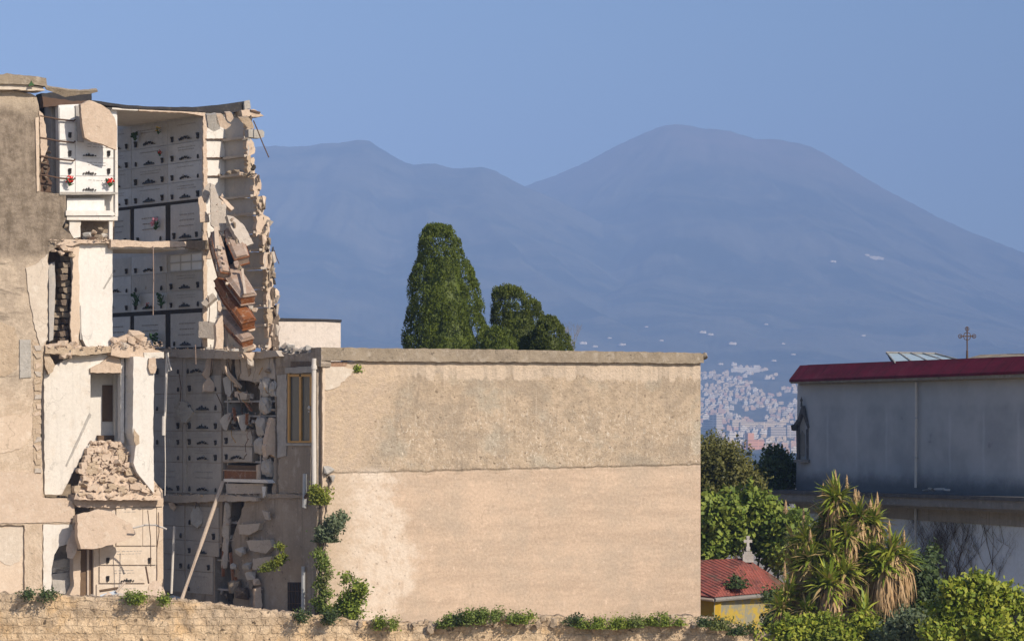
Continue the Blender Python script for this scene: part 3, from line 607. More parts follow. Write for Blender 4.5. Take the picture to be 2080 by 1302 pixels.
for k in range(16):
    x, y = RC.uniform(458, 545), RC.uniform(745, 925); a = PB.at(x, y, .08); b = PB.at(x+RC.uniform(-14, 14), y+RC.uniform(8, 30), .12)
    part('bent_bar', MB().tube([a, (a+b)/2+PN*RC.uniform(0, .15), b], .016, 5), M[RC.choice(('rust', 'rust', 'brass', 'rope'))], nb)
for k in range(9):
    x = 452+k*12+RC.uniform(-4, 4); part('torn_render', MB().poly(PB, [(x, 728), (x+9, 727), (x+10+RC.uniform(-3, 3), 744+RC.uniform(0, 14)), (x+4, 752+RC.uniform(0, 22)), (x-1, 742)], RC.uniform(-.02, .1), .12, 1.2, 5), M[RC.choice(('flank', 'dusty', 'core'))], nb)
# ---- exposed section of the upper floors
PC = Plane(PB.at(415, 857), -PD)
part('section_wall', MB().poly(PC, [(415, 236), (457, 233), (457, 470), (450, 480), (452, 705), (415, 705)], .02, .2, .9, 7), M['whiteclean'], nb)
part('section_edge', MB().poly(PC, [(413, 236), (421, 236), (420, 300), (422, 360), (419, 420), (421, 470), (420, 560), (422, 705), (413, 705)], .09, .08, 1.3, 6), M['tan2'], nb)
rows = [240, 283, 320, 358, 402, 438, 476, 512, 549, 588, 625, 663, 706]
xr = [503, 503, 504, 516, 522, 522, 534, 537, 542, 543, 544, 546]; xe = [512, 518, 517, 530, 536, 548, 547, 555, 554, 562, 560, 564]
RQ = random.Random(44)
for i, (y0, y1) in enumerate(zip(rows, rows[1:])):
    k = 0 if i < 3 else 10
    part('cell_back', MB().poly(PK, [(452, y0+1.2), (xr[i], y0+.6), (xr[i]+RQ.uniform(-1, 1), (y0+y1)/2), (xr[i], y1-.6), (452, y1-.4)], 0, .12, .5, 9), M['cellwall'], nb)
    z = PK.at(480, y1).z; a = PK.at(xr[i], y1); n0 = (a-PK.p).dot(PD); mb = MB()
    q = lambda t, o, zz: PK.p+PD*t+PN*o+Vector((0, 0, zz-PK.p.z))
    wv = .16 if i != 2 else .3
    mb.prism([q(n0, .0, z-.045), q(T0-.1, .0, z-.045), q(T0-.1, .0, z+.045), q(n0, .0, z+.045)], PN*wv); part('cell_shelf', mb, M['dusty'], nb)
    pe = Plane(PK.at(xr[i], 857), Vector((.55, -.83, 0))); xm = xr[i]+(xe[i]-xr[i])*RQ.uniform(.4, .65)
    part('broken_edge', MB().poly(pe, [(xr[i]-1, y0-RQ.uniform(-3, 5)), (xm, y0-RQ.uniform(-6, 8)), (xm+RQ.uniform(-2, 3), (y0+y1)/2), (xm+RQ.uniform(-3, 1), y1+RQ.uniform(-8, 6)), (xr[i]-1, y1+RQ.uniform(-3, 5))], RQ.uniform(.0, .12), .28, 2.0, 4.5), M['tan2' if i % 2 else 'tan'], nb)
    part('broken_edge', MB().poly(pe, [(xm-1, y0+RQ.uniform(-8, 12)), (xe[i]-RQ.uniform(0, 5), y0+RQ.uniform(-7, 9)), (xe[i]+RQ.uniform(-2, 2), (y0+y1)/2+RQ.uniform(-8, 8)), (xe[i]-RQ.uniform(0, 6), y1+RQ.uniform(-9, 7)), (xm, y1-RQ.uniform(-5, 9))], -RQ.uniform(.2, .4), .35, 2.0, 4.5), M['cream' if i % 3 else 'tan2'], nb)
    if i > 3:
        part('gap_shade_plate', MB().poly(pe, [(xm-2, y0+RQ.uniform(0, 6)), (xm+2.5, y0+RQ.uniform(2, 9)), (xm+2, y1-RQ.uniform(2, 9)), (xm-1.5, y1-3)], .07, .05, 1.0, 5), M['brick'], nb)  # thin dark plates on the edge, painted in place of shaded gaps
        part('broken_edge', MB().rock(pe.at(xe[i]-2, y0+RQ.uniform(8, 22), .0), .22, .3, RQ.uniform(.3, .6), 14), M['dusty' if i % 2 else 'core'], nb)
mb = MB()
for y, x0, x1 in ((283, 418, 462), (321, 420, 460), (358, 422, 466)): mb.poly(PC, [(x0, y-1), (x1, y-1.4), (x1, y+1.2), (x0, y+1)], .12, .12, .4, 5)
part('rusted_shelf_edge', mb, M['rust'], nb)
for x, y, s in ((446, 356, .3), (468, 352, .42), (478, 351, .4), (489, 354, .34), (500, 356, .28), (508, 352, .3), (458, 357, .26)):
    part('rubble', MB().rock(PK.at(x, y, .22), s, s*.7, s*.6), M['tan2' if x % 2 else 'core'], nb)
part('broken_edge', MB().poly(Plane(PK.at(556, 857), Vector((.5, -.86, 0))), [(551, 640), (562, 620), (566, 640), (566, 715), (556, 716)], -.3, .5, 1.3, 6), M['brick'], nb)
RE = random.Random(61)
for k in range(52):
    i = min(11, int(k/52*12)); y = rows[i]+RE.uniform(0, rows[i+1]-rows[i]); x = RE.uniform(xr[i]+1, xe[i]+2.5)
    if k % 2: y = rows[4]+(k/52.)*(rows[12]-rows[4]); i = max(j for j in range(12) if rows[j] <= y); x = RE.uniform(xr[i]+1, xe[i]+3)
    pe = Plane(PK.at(xr[i], 857), Vector((.55, -.83, 0))); h = RE.uniform(.1, .55)
    part('edge_shard', MB().rock(pe.at(x, y, RE.uniform(-.2, .16)), RE.uniform(.06, .2), RE.uniform(.1, .3), h, 12, Matrix.Rotation(RE.uniform(-.25, .25), 3, 'Y'), RE), M[RE.choice(('cream', 'tan2', 'brick', 'dark', 'dusty', 'core'))], nb)
for k in range(34):
    x = RE.uniform(424, 470)+k*1.2; y = 400+k*9.5+RE.uniform(-20, 20); w = RE.uniform(.08, .26)
    part('debris_shard', MB().rock(P(x, y, RE.uniform(101.8, 103.2)), w, w*.7, w*RE.uniform(.4, 1.4), 12, None, RE), M[RE.choice(('dusty', 'tan2', 'wooddust', 'core', 'brick', 'plank'))], nb)
# roof of the block with its felt edge and the ceiling underneath
PQ = Plane(P(330, 857, 104.8), N)
roofpts = [(186, 204), (215, 208), (250, 213), (300, 216.5), (350, 218), (400, 217.5), (440, 214), (475, 209), (506, 204.5), (507, 222), (470, 230), (440, 230), (400, 227), (350, 224), (300, 222), (250, 219.5), (215, 214), (190, 209)]
part('roof', MB().poly(PQ, ragged(roofpts, .5, 9), 0, 6.0), M['tar'], nb)
ceil = [(228, 219), (300, 223.5), (360, 226), (400, 228.5), (418, 229), (418, 232.5), (400, 231.5), (360, 229), (300, 226.5), (228, 222.5)]
part('ceiling', MB().poly(PQ, ceil, -.05, 5.6), M['white'], nb)
part('ceiling_edge', MB().poly(PQ, [(282, 223), (320, 225), (380, 227.5), (416, 229.5), (421, 236), (414, 236), (380, 230.5), (282, 225.5)], .03, .3, .6, 6), M['tan2'], nb)
part('roof_end', MB().poly(PQ, [(496, 206), (507, 204), (510, 221), (497, 223)], .15, .6, .7, 5), M['concrete'], nb)
part('roof_end', MB().poly(PQ, [(490, 224), (516, 222), (536, 236), (520, 238), (492, 236)], .25, .8, .8, 5), M['tan2'], nb)
part('roof_end', MB().poly(PQ, [(509, 223), (530, 228), (528, 231), (510, 227)], .3, .8, .4, 5), M['rust'], nb)
for pts, m in (([(438, 232), (452, 233), (462, 250), (470, 254), (458, 264), (447, 258), (440, 250)], 'tan2'), ([(459, 230), (470, 229), (475, 240), (468, 249), (460, 242)], 'tan2'), ([(420, 234), (440, 232), (448, 262), (434, 268), (424, 262)], 'concrete'), ([(486, 240), (504, 238), (514, 250), (517, 262), (504, 262), (490, 246)], 'tan')):
    part('hanging_concrete', MB().poly(Plane(P(455, 857, 103.9), Vector((.3, -.9, -.25))), pts, 0, .3, .9, 5), M[m], nb)
part('beam_stub', MB().poly(Plane(P(520, 857, 103.2), N), [(505, 263), (533, 264.5), (537, 269), (536, 279), (530, 281), (505, 279)], 0, .35, .6, 6), M['concrete'], nb)
# floor plates seen end-on between the storeys
part('floor_slab', MB().poly(PQ, [(225, 487), (262, 488), (300, 491), (340, 490), (378, 491), (378, 501), (330, 503), (280, 502), (225, 502)], .05, 3.6, .9, 6), M['tan2'], nb)
part('slab_soffit', MB().poly(PQ, [(226, 502.5), (376, 504), (376, 506), (226, 505)], -.05, 3.4), M['white'], nb)
part('floor_slab', MB().poly(Plane(PB.at(400, 857, .2), PN), [(372, 490), (418, 488), (418, 507), (372, 505)], 0, .5, 1.0, 6), M['core'], nb)
part('floor_slab', MB().poly(Plane(PB.at(400, 857, .25), PN), [(318, 709), (420, 709), (500, 716), (560, 712), (568, 724), (500, 730), (420, 728), (318, 724)], 0, .6, 1.2, 6), M['dusty'], nb)
part('floor_slab', MB().poly(Plane(PB.at(400, 857, .25), PN), [(322, 1004), (360, 1006), (420, 1004), (480, 1007), (520, 1010), (520, 1017), (440, 1018), (360, 1021), (322, 1016)], 0, .5, 1.6, 6), M['dusty'], nb)
PHB = Plane(PB.at(590, 857, -.2), PN)
for k, (x, y) in enumerate(((572, 708), (580, 702), (590, 706), (598, 712), (607, 709), (615, 714), (623, 711), (630, 716), (585, 716), (600, 720), (612, 722), (575, 718), (626, 708))):
    part('rubble', MB().rock(PHB.at(x, y), .34, .28, .24), M['dusty' if k % 2 else 'concrete'], nb)
part('broken_top', MB().poly(PB, [(560, 712), (575, 716), (590, 720), (610, 722), (630, 724), (640, 706), (652, 706), (652, 745), (560, 745)], .03, .45, 1.4, 5), M['flank'], nb)
# ------------------------------------------------------------------ left tomb building
ta = thing('ruined_tomb_building', 'broken tomb building with stained facade and white rooms laid open under a torn roof', 'tomb building', P(160, 1205, 103.5))
def A(name, pts, out, th, m, rag=0.0, step=7.0, parent=ta): return part(name, MB().poly(PA, pts, out, th, rag, step), M[m], parent)
A('facade_wall', [(-140, 182), (20, 184), (62, 190), (74, 196), (79, 215), (82, 300), (82, 390), (110, 393), (134, 394), (134, 445), (126, 462), (146, 478), (150, 489), (120, 498), (100, 512), (96, 540), (97, 620), (95, 690), (88, 715), (86, 760), (83, 800), (82, 880), (86, 940), (88, 1003), (92, 1012), (152, 1012), (152, 1064), (86, 1064), (86, 1216), (50, 1216), (50, 1066), (-140, 1066)], 0, .5, 'facade', 1.0, 9)
A('masonry_backing', [(-140, 196), (60, 196), (60, 400), (225, 400), (225, 1216), (-140, 1216)], -3.4, .5, 'core')  # added backing wall, keeps sky and light from showing through the gaps
A('floor_strip', [(-140, 955), (60, 958), (84, 965), (86, 1010), (148, 1016), (150, 1060), (60, 1062), (-140, 1064)], .05, .06, 'tan2', .8, 8)
A('peeled_plaster', [(52, 545), (72, 538), (96, 516), (99, 540), (96, 600), (97, 690), (82, 708), (78, 690), (70, 660), (62, 620), (56, 580)], .05, .06, 'peel', 1.2, 7)
A('peeled_plaster', [(-140, 860), (-20, 850), (30, 842), (44, 850), (58, 838), (66, 860), (62, 890), (40, 912), (0, 920), (-140, 925)], .03, .04, 'cream', 1.6, 7)
A('peeled_plaster', [(-140, 660), (0, 655), (30, 665), (38, 700), (34, 750), (10, 765), (-140, 770)], .02, .03, 'tan', 1.6, 7)
A('pilaster', [(40, 690), (62, 690), (64, 766), (40, 768)], .045, .05, 'concrete', .7, 8)
A('masonry_edge', [(66, 690), (84, 700), (86, 760), (82, 830), (84, 960), (70, 962), (66, 860), (70, 780)], .02, .05, 'tan', 1.5, 5)
for k in range(16):
    y = 700+k*17+RQ.uniform(-4, 4); A('quoin', [(72+RQ.uniform(-4, 4), y), (84, y+1), (84, y+RQ.uniform(5, 12)), (73+RQ.uniform(-5, 3), y+RQ.uniform(8, 13))], RQ.uniform(.03, .07), .06, RQ.choice(('tan', 'facade', 'tan2', 'dusty')), 1.0, 5)
A('window_jamb', [(72, 240), (79, 238), (80, 388), (75, 390)], .06, .1, 'cream', .4, 9)
A('recessed_panel', [(-140, 1066), (50, 1066), (50, 1216), (-140, 1216)], -.12, .2, 'cream')
A('plaster_scar', [(-140, 1072), (47, 1070), (48, 1120), (40, 1140), (22, 1148), (10, 1146), (0, 1138), (-140, 1135)], -.10, .02, 'peel', 1, 7)
# parapet and roof sheet
A('parapet', [(-140, 151), (6, 152), (14, 149), (30, 152), (60, 154), (94, 159), (96, 176), (60, 172), (-140, 168)], .45, 1.0, 'coping', .7, 8)
A('cornice', [(-140, 169), (40, 171), (84, 177), (92, 184), (60, 185), (30, 182), (-140, 181)], .32, .9, 'peel', .7, 7)
A('weed_tuft', [(58, 176), (64, 164), (70, 174)], .5, .06, 'stem', .8, 3)
rs = Plane(P(150, 857, 102.2), Vector((.42, -.75, -.5)))
part('roof_sheet', MB().poly(rs, [(92, 176), (108, 179), (135, 183), (165, 186), (198, 183), (199, 187), (183, 191), (160, 193), (132, 198), (118, 192), (104, 187), (94, 183)], 0, .12, .5, 8), M['coping'], ta)
A('roof_void_shade', [(84, 190), (130, 186), (186, 190), (186, 207), (150, 206), (120, 216), (88, 212)], -.5, .6, 'tar', .6, 8)  # solid black block painted in for the darkness under the torn roof
A('broken_slab_edge', [(86, 196), (110, 200), (150, 206), (185, 204), (215, 216), (235, 238), (228, 240), (170, 213), (120, 216), (88, 218)], -.3, .35, 'rust', 1, 6)
# deep dark cell column beside the facade
A('cell_back', [(80, 205), (124, 205), (124, 392), (80, 392)], -1.5, .25, 'dark')  # back wall coloured near black to deepen the shade of the cells
A('cell_partition', [(104, 215), (121, 215), (121, 390), (104, 392)], -.75, .9, 'cellwall')
for k, y in enumerate((238, 282, 319, 357)):
    mb = MB(); p = [PA.at(x, y+dy, .03+.02*k) for x, dy in ((81, -2), (100, 1), (120, 5), (150, 8), (153, 5))]; mb.tube(p, .035, 5); part('broken_shelf', mb, M['rust'], ta)
A('torn_brickwork', [(84, 300), (92, 285), (98, 300), (95, 322), (102, 340), (98, 358), (106, 370), (104, 390), (82, 391)], -.3, .4, 'rust', 1.6, 5)
for k in range(9):
    y = 300+k*10; part('brick_rubble', MB().rock(PA.at(92+RQ.uniform(-5, 8), y, -.2+RQ.uniform(-.1, .1)), RQ.uniform(.1, .26), .2, RQ.uniform(.08, .16), 12), M['brick' if k % 3 else 'core'], ta)
part('hanging_render', MB().poly(PA, [(80, 225), (87, 232), (93, 260), (97, 300), (92, 316), (84, 330), (82, 300)], .05, .15, 1.0, 5), M['tan2'], ta)
# sunlit white niche front with red flowers
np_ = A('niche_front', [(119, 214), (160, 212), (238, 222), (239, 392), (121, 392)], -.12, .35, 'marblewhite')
PAd = Plane(PA.p-PA.n*.12, PA.n)
def fplate(x0, y0, x1, y1, vs, orn, ins, m='marblewhite', pl=PAd, out=.035):
    p = part('niche_plate', MB().rect(pl, x0+.5, y0+.6, x1-.5, y1-.6, out, .05), M[m], ta)
    for x in vs: fit(VASE, 'vase', p, pl.at(x, y1-4, out-.02), U, N, .95)
    if orn: fit(ORN, 'ornament', p, pl.at(orn, y1-4, out-.02), U, N, .95)
    if ins: inscription(p, pl.at((x0+x1)/2, y0+9, out-.04), U, N, ins, (x1-x0)*.009, .1)
for i, (y0, y1) in enumerate(((218, 250), (250, 285), (285, 322), (322, 358), (358, 391))):
    fplate(121, y0, 152, y1, (141,) if 0 < i < 4 else (), None, 0)
    if i != 4: fplate(153, y0, 237, y1, (220,) if i in (2, 3) else (), 181 if i > 0 else None, 2 if i in (2, 3) else 1)
    else: fplate(153, y0, 237, y1, (), 181, 1)
A('niche_frame_post', [(234, 300), (239, 300), (240, 440), (234, 440)], .03, .2, 'whiteclean')
A('reveal', [(153, 215), (170, 214), (170, 290), (158, 288)], -.02, .08, 'cellwall', .8, 6)
A('shelf_back', [(135, 392), (239, 392), (239, 448), (135, 448)], -.55, .2, 'whiteclean')
A('shelf_panel', [(136, 404), (212, 404), (212, 428), (136, 428)], -.25, .3, 'marblewhite')
A('shelf_ledge', [(134, 428), (226, 428), (233, 433), (233, 438), (134, 438)], .1, .6, 'whiteclean')
A('shelf_ledge', [(136, 438), (237, 440), (236, 444), (230, 448), (136, 447)], .02, .5, 'whiteclean')
A('shelf_top', [(121, 391), (239, 391), (239, 395), (121, 396)], .04, .5, 'concrete', .4, 9)
A('compartment_back', [(128, 447), (232, 447), (232, 492), (128, 492)], -1.0, .2, 'core')
A('white_pier', [(141, 447), (164, 447), (163, 482), (150, 484), (141, 468)], -.1, .6, 'white', .8, 7)
A('thin_post', [(222, 447), (229, 447), (229, 492), (222, 492)], -.05, .15, 'whiteclean')
for k, (x, y, s, m) in enumerate(((136, 460, .36, 'core'), (146, 474, .4, 'tan'), (178, 479, .4, 'marble'), (190, 472, .34, 'tan2'), (200, 482, .42, 'core'), (212, 478, .3, 'white'), (170, 485, .3, 'tar'), (205, 466, .3, 'core'), (186, 487, .34, 'rust'), (216, 486, .3, 'tan'))):
    part('rubble', MB().rock(PA.at(x, y, -.3), s, s*.8, s*.55), M[m], ta)
A('floor_slab', [(120, 498), (132, 486), (160, 487), (232, 489), (232, 494), (160, 495), (148, 500)], .12, 1.5, 'tan2', .8, 6)
# middle storey: white wall beside the torn masonry
A('white_wall', [(148, 492), (172, 492), (226, 493), (228.5, 496), (228.5, 704), (176, 706), (168, 690), (160, 640), (156, 600), (152, 560)], -.12, .4, 'whiteclean', .6, 9)
A('plaster_strip', [(150, 494), (163, 494), (160, 520), (161, 600), (163, 650), (160, 700), (148, 704), (142, 660), (146, 600), (148, 540)], -.05, .1, 'cream', 1.2, 6)
A('wall_groove', [(162, 622), (164.5, 620), (166, 690), (162.5, 690)], -.11, .02, 'ink')
A('wall_groove', [(209, 586), (228, 554), (230, 558), (212, 588)], -.11, .03, 'concrete', .5, 4)
A('recess_back', [(90, 498), (155, 498), (155, 712), (90, 712)], -1.2, .3, 'brick')
A('shaded_reveal_panel', [(99, 540), (111, 532), (113, 580), (108, 690), (100, 694)], -.5, .5, 'cellwall', .6, 8)  # grey panel standing in for the shaded side of the plaster strip
for k in range(15):
    y = 512+k*12.8; x = 132+4*math.sin(k*1.3)
    w = RQ.uniform(5, 10); A('broken_brickwork', [(x-w, y-5), (x+9, y-5.5), (x+9, y+5), (x-w+2, y+5.5)], -.35-RQ.random()*.25, .5, RQ.choice(('core', 'brick', 'core')), 1.6, 4)
    if k > 7: A('broken_brickwork', [(x-24, y-5), (x-8, y-5), (x-8, y+5), (x-24, y+5)], -.75-RQ.random()*.15, .4, 'brick' if k % 2 else 'core', .8, 5)
for x, y, s in ((118, 497, .4), (128, 502, .5), (140, 506, .45), (108, 508, .3), (145, 520, .3), (126, 514, .35), (98, 706, .5), (110, 703, .55), (124, 700, .5), (137, 706, .55), (150, 700, .45), (140, 718, .5), (128, 722, .45), (156, 709, .4)):
    part('rubble', MB().rock(PA.at(x, y, -.1), s, s*.8, s*.65, 18), M['tan' if int(x) % 2 else 'tan2'], ta)
A('floor_slab', [(92, 702), (150, 708), (178, 704), (228, 704), (228, 716), (170, 722), (92, 718)], .1, 2.2, 'tan', .9, 6)
A('floor_slab', [(228, 700), (262, 698), (300, 704), (322, 712), (332, 716), (333, 728), (292, 730), (250, 726), (226, 722)], .14, 2.2, 'tan2', 1, 6)
A('slab_end', [(292, 716), (333, 715), (333, 727), (294, 729)], .18, .3, 'white', .5, 7)
for x, y, s in ((236, 694, .5), (248, 690, .6), (262, 688, .55), (275, 683, .75), (268, 694, .6), (286, 696, .5), (298, 703, .45), (243, 703, .55), (255, 703, .5), (280, 704, .5), (308, 708, .35), (232, 703, .4), (290, 688, .3)):
    part('rubble', MB().rock(PA.at(x, y, .0), s, s*.7, s*.6, 18), M['tan2' if int(x) % 3 else 'dusty'], ta)
# lower storey: white room with a doorway
A('room_wall', [(89, 724), (98, 738), (112, 742), (150, 722), (184, 722), (184, 897), (168, 925), (148, 960), (126, 1004), (91, 1004)], -.30, .3, 'white', .8, 9)
A('hanging_plaster', [(88, 712), (96, 714), (112, 742), (108, 755), (98, 760), (92, 745)], -.05, .2, 'tan', 1.0, 5)
A('lintel', [(184, 757), (184, 748), (205, 738), (222, 724), (240, 720), (246, 740), (247, 757)], -.18, .3, 'tan2', 1.0, 6)
A('lintel_wall', [(184, 722), (247, 716), (247, 757), (184, 757)], -.30, .25, 'whiteclean')
A('lintel_wall', [(184, 757), (247, 757), (247, 760), (184, 760)], -.28, .3, 'core')
A('inner_wall', [(165, 740), (262, 740), (262, 915), (165, 915)], -1.5, .2, 'whiteclean')
A('inner_panel', [(208, 782), (231, 782), (231, 856), (208, 856)], -1.46, .1, 'brownwood')
A('inner_pilaster', [(234, 760), (246, 760), (246, 900), (234, 900)], -1.2, .4, 'whiteclean')
A('inner_step', [(200, 884), (232, 884), (232, 900), (200, 900)], -1.3, .25, 'brownwood')
A('door_jamb', [(245, 722), (252, 722), (252, 900), (245, 900)], -.27, .3, 'whiteclean', .5, 9)
A('white_pillar', [(271, 724), (313, 727), (313, 800), (311, 870), (313, 1002), (298, 984), (278, 958), (271, 940), (276, 905), (270, 880)], .5, 1.1, 'whiteclean', .7, 9)
A('loose_plaster', [(303, 728), (316, 726), (318, 745), (315, 758), (306, 758), (301, 745)], .62, .2, 'tan2', .9, 5)
A('wall_crack', [(272, 870), (283, 885), (284, 900), (276, 905), (272, 895)], .53, .04, 'tan', .9, 4)
A('wall_groove', [(182, 838), (186, 842), (136, 948), (133, 945)], -.28, .03, 'concrete', .6, 5)
def rubble_slope():
    nx, ny = 46, 26; v = []
    for j in range(ny):
        f = j/(ny-1); y = 897+f*118
        x0 = 184-f*34; x1 = 246+min(1, f*1.2)*84
        st = math.floor(f*7)/7*.6+f*.4
        for i in range(nx):
            g = i/(nx-1); x = x0+(x1-x0)*g; n = fbm(np.array([x/9.]), np.array([y/7.]), 4, 31)[0]-.5
            v.append(PA.at(x, y+n*5, -.25+st*.75+n*.4))
    q = [(j*nx+i, j*nx+i+1, (j+1)*nx+i+1, (j+1)*nx+i) for j in range(ny-1) for i in range(nx-1)]
    np_mesh('rubble_slope', np.array([tuple(p) for p in v]), np.array(q), M['tan2'], ta)
rubble_slope()
for k in range(30):
    f = RQ.random()**.8; x = 184-f*26+RQ.random()*(62+f*100); y = 900+f*112; s = RQ.uniform(.12, .42)
    if x > 313 and y < 1000: continue
    part('tuff_rubble', MB().rock(PA.at(x, y, -.1+f*.6), s, s*.8, s*.6, 14), M['tan' if k % 2 else 'tan2'], ta)
for k in range(9): part('tuff_rubble', MB().rock(PA.at(186+k*7, 899+RQ.uniform(-3, 2), -.2), .22, .2, .18, 14), M['tan2'], ta)
A('masonry_band', [(150, 1004), (240, 1000), (300, 1003), (331, 1010), (332, 1028), (240, 1030), (160, 1030), (150, 1022)], .1, .6, 'tan2', 1.2, 6)
for k, (xa, xb, y) in enumerate(((183, 247, 904), (178, 252, 917), (172, 260, 930), (166, 268, 944), (160, 284, 960), (156, 300, 976), (152, 318, 992))):
    x = xa
    while x < xb:
        w = RQ.uniform(9, 24); x1 = min(xb, x+w)
        dy = RQ.uniform(-4, 4)
        if RQ.random() < .5: A('masonry_block', [(x, y-6+dy), (x1-1, y-7+dy+RQ.uniform(-3, 3)), (x1-1, y+5+dy), (x, y+6+dy+RQ.uniform(-3, 3))], -.05+k*.085+RQ.uniform(-.05, .05), .3, RQ.choice(('tan', 'tan2', 'tan2', 'tan2')), 2.0, 4)
        x = x1
# ground storey
A('white_panel', [(88, 1064), (150, 1060), (149, 1080), (138, 1104), (120, 1110), (110, 1126), (105, 1155), (104, 1216), (88, 1216)], -.02, .3, 'white', .8, 6)
A('alcove_back', [(98, 1080), (165, 1080), (165, 1216), (98, 1216)], -1.1, .2, 'shell')
for pts, m in (([(108, 1140), (130, 1134), (148, 1138), (150, 1160), (106, 1162)], 'concrete'), ([(106, 1154), (150, 1150), (150, 1158), (108, 1163)], 'white'), ([(106, 1165), (150, 1160), (150, 1210), (108, 1210)], 'shell')):
    A('alcove_ledge', pts, -.5, .4, m, .8, 6)
A('door_post', [(148, 1120), (164, 1118), (163, 1216), (138, 1216), (150, 1190)], .02, .4, 'cream', .6, 8)
A('wooden_door', [(163, 1112), (191, 1112), (191, 1216), (163, 1216)], -.2, .1, 'brownwood')
A('door_rail', [(177, 1114), (181, 1114), (181, 1216), (177, 1216)], -.12, .12, 'plank')
A('niche_wall', [(190, 1026), (331, 1026), (332, 1216), (190, 1216)], -.05, .4, 'marbletan')
PA5 = Plane(PA.p, PA.n)
fplate(236, 1030, 290, 1108, (), None, 1, 'marbletan', PA5, .02)
fplate(290, 1030, 318, 1108, (), None, 0, 'marbletan', PA5, .02)
fplate(202, 1110, 318, 1147, (218, 303), None, 2, 'marbletan', PA5, .02)
fplate(202, 1149, 296, 1184, (218,), 258, 2, 'marbletan', PA5, .03)
fplate(196, 1186, 300, 1212, (), None, 1, 'marbletan', PA5, .02)
A('pilaster', [(319, 1030), (330, 1030), (331, 1216), (320, 1216)], .04, .1, 'cream', .5, 9)
# ------------------------------------------------------------------ loose things: slabs, coffins, pipes, flowers
def slab(name, label, cat, pts, Y, n, th, m, rag=1.0, step=5.0, group=None):
    cx = sum(p[0] for p in pts)/len(pts); cy_ = sum(p[1] for p in pts)/len(pts)
    if 330 < cx < 560 and cy_ > 500 and not (cx > 440 and cy_ < 730): Y = max(Y, PB.at(cx, cy_).y-.32)
    return single(name, MB().poly(Plane(P(cx, cy_, Y), Vector(n)), pts, 0, th, rag, step), M[m], label, cat, group)
slab('broken_slab', 'big tan slab hanging under the torn roof in front of the white niche front', 'broken slab', [(164, 212), (182, 204), (204, 212), (222, 224), (233, 240), (238, 262), (237, 305), (222, 300), (205, 292), (186, 288), (172, 280), (167, 250)], 102.8, (.5, -.85, -.05), .22, 'tan2', .8)
slab('broken_slab', 'large fallen tan slab lying across the ground floor niches and doorway', 'broken slab', [(157, 1044), (178, 1040), (200, 1034), (225, 1038), (240, 1050), (268, 1064), (276, 1084), (262, 1094), (228, 1106), (188, 1115), (164, 1114), (158, 1090)], 102.5, (.42, -.88, .1), .35, 'tan2', 1.0, 6)
slab('broken_slab', 'narrow upright tan shard leaning beside the arched hole', 'broken slab', [(146, 1078), (155, 1072), (161, 1088), (156, 1120), (148, 1134), (137, 1132), (134, 1112), (140, 1092)], 102.7, (.1, -.95, .1), .25, 'tan2')
slab('broken_slab', 'dark shard jammed above the arched hole next to the big fallen slab', 'broken slab', [(148, 1048), (157, 1044), (159, 1066), (155, 1084), (148, 1080), (147, 1062)], 102.9, (-.5, -.8, .1), .25, 'core')
slab('broken_slab', 'long pale slab standing on end at the top of the coffin pile', 'broken slab', [(427, 372), (436, 376), (444, 402), (460, 416), (459, 466), (451, 471), (440, 466), (429, 457)], 103.4, (.25, -.95, .1), .16, 'dusty', .8)
slab('broken_slab', 'tilted pale slab leaning out right over the upper coffins', 'broken slab', [(460, 437), (474, 440), (493, 455), (506, 476), (515, 495), (500, 500), (490, 498), (471, 466)], 103.0, (.5, -.75, .45), .18, 'dusty', .8)
slab('broken_slab', 'small tan shard dangling left of the long standing slab', 'broken slab', [(403, 402), (409, 398), (416, 413), (415, 428), (424, 438), (426, 450), (407, 452), (406, 438)], 103.6, (.15, -.95, .05), .2, 'tan2', .8)
slab('broken_slab', 'thin pale shard wedged upright at the white section edge', 'broken slab', [(411, 390), (418, 378), (426, 371), (428, 386), (424, 402), (416, 412), (412, 404)], 103.8, (.2, -.95, .1), .2, 'dusty', .8)
slab('broken_slab', 'tan slab leaning behind the tall slabs against the grey cells', 'broken slab', [(446, 398), (462, 408), (476, 424), (470, 428), (462, 420), (456, 412)], 103.9, (.4, -.8, .4), .15, 'tan2', .6)
slab('broken_slab', 'small tilted pale slab stuck out over the niches halfway down', 'broken slab', [(408, 613), (432, 595), (439, 604), (418, 622), (412, 620)], 102.2, (-.2, -.85, .45), .18, 'dusty', .6)
slab('broken_slab', 'square pale slab hanging left of the lowest coffins', 'broken slab', [(404, 653), (420, 652), (437, 656), (440, 668), (437, 688), (403, 686)], 101.9, (-.35, -.9, .1), .2, 'dusty', .6)
slab('broken_slab', 'tall narrow tan shard beside the square hanging slab', 'broken slab', [(438, 660), (444, 648), (452, 640), (454, 668), (454, 709), (437, 708), (440, 690)], 101.7, (.45, -.88, .05), .25, 'tan2', .8)
slab('broken_slab', 'small pale shard above the tall narrow shard', 'broken slab', [(442, 612), (447, 610), (451, 626), (448, 634), (443, 630)], 102, (.3, -.9, .1), .15, 'tan2', .5)
slab('broken_slab', 'pale triangular fragment caught high beside the vent window', 'broken slab', [(419, 525), (425, 508), (431, 512), (430, 525)], 102.6, (.3, -.9, .1), .15, 'tan2', .5)
slab('broken_slab', 'lowest pale triangular slab hanging point-up over the third floor niches', 'broken slab', [(411, 795), (413, 780), (424, 765), (432, 774), (439, 786), (439, 795)], 101.9, (.2, -.95, .1), .18, 'tan2', .6)
slab('broken_slab', 'spiked tan shard pointing up from the third floor ceiling', 'broken slab', [(412, 760), (418, 748), (424, 720), (428, 716), (433, 736), (430, 756), (420, 770)], 101.9, (.4, -.9, 0), .18, 'tan2', .7)
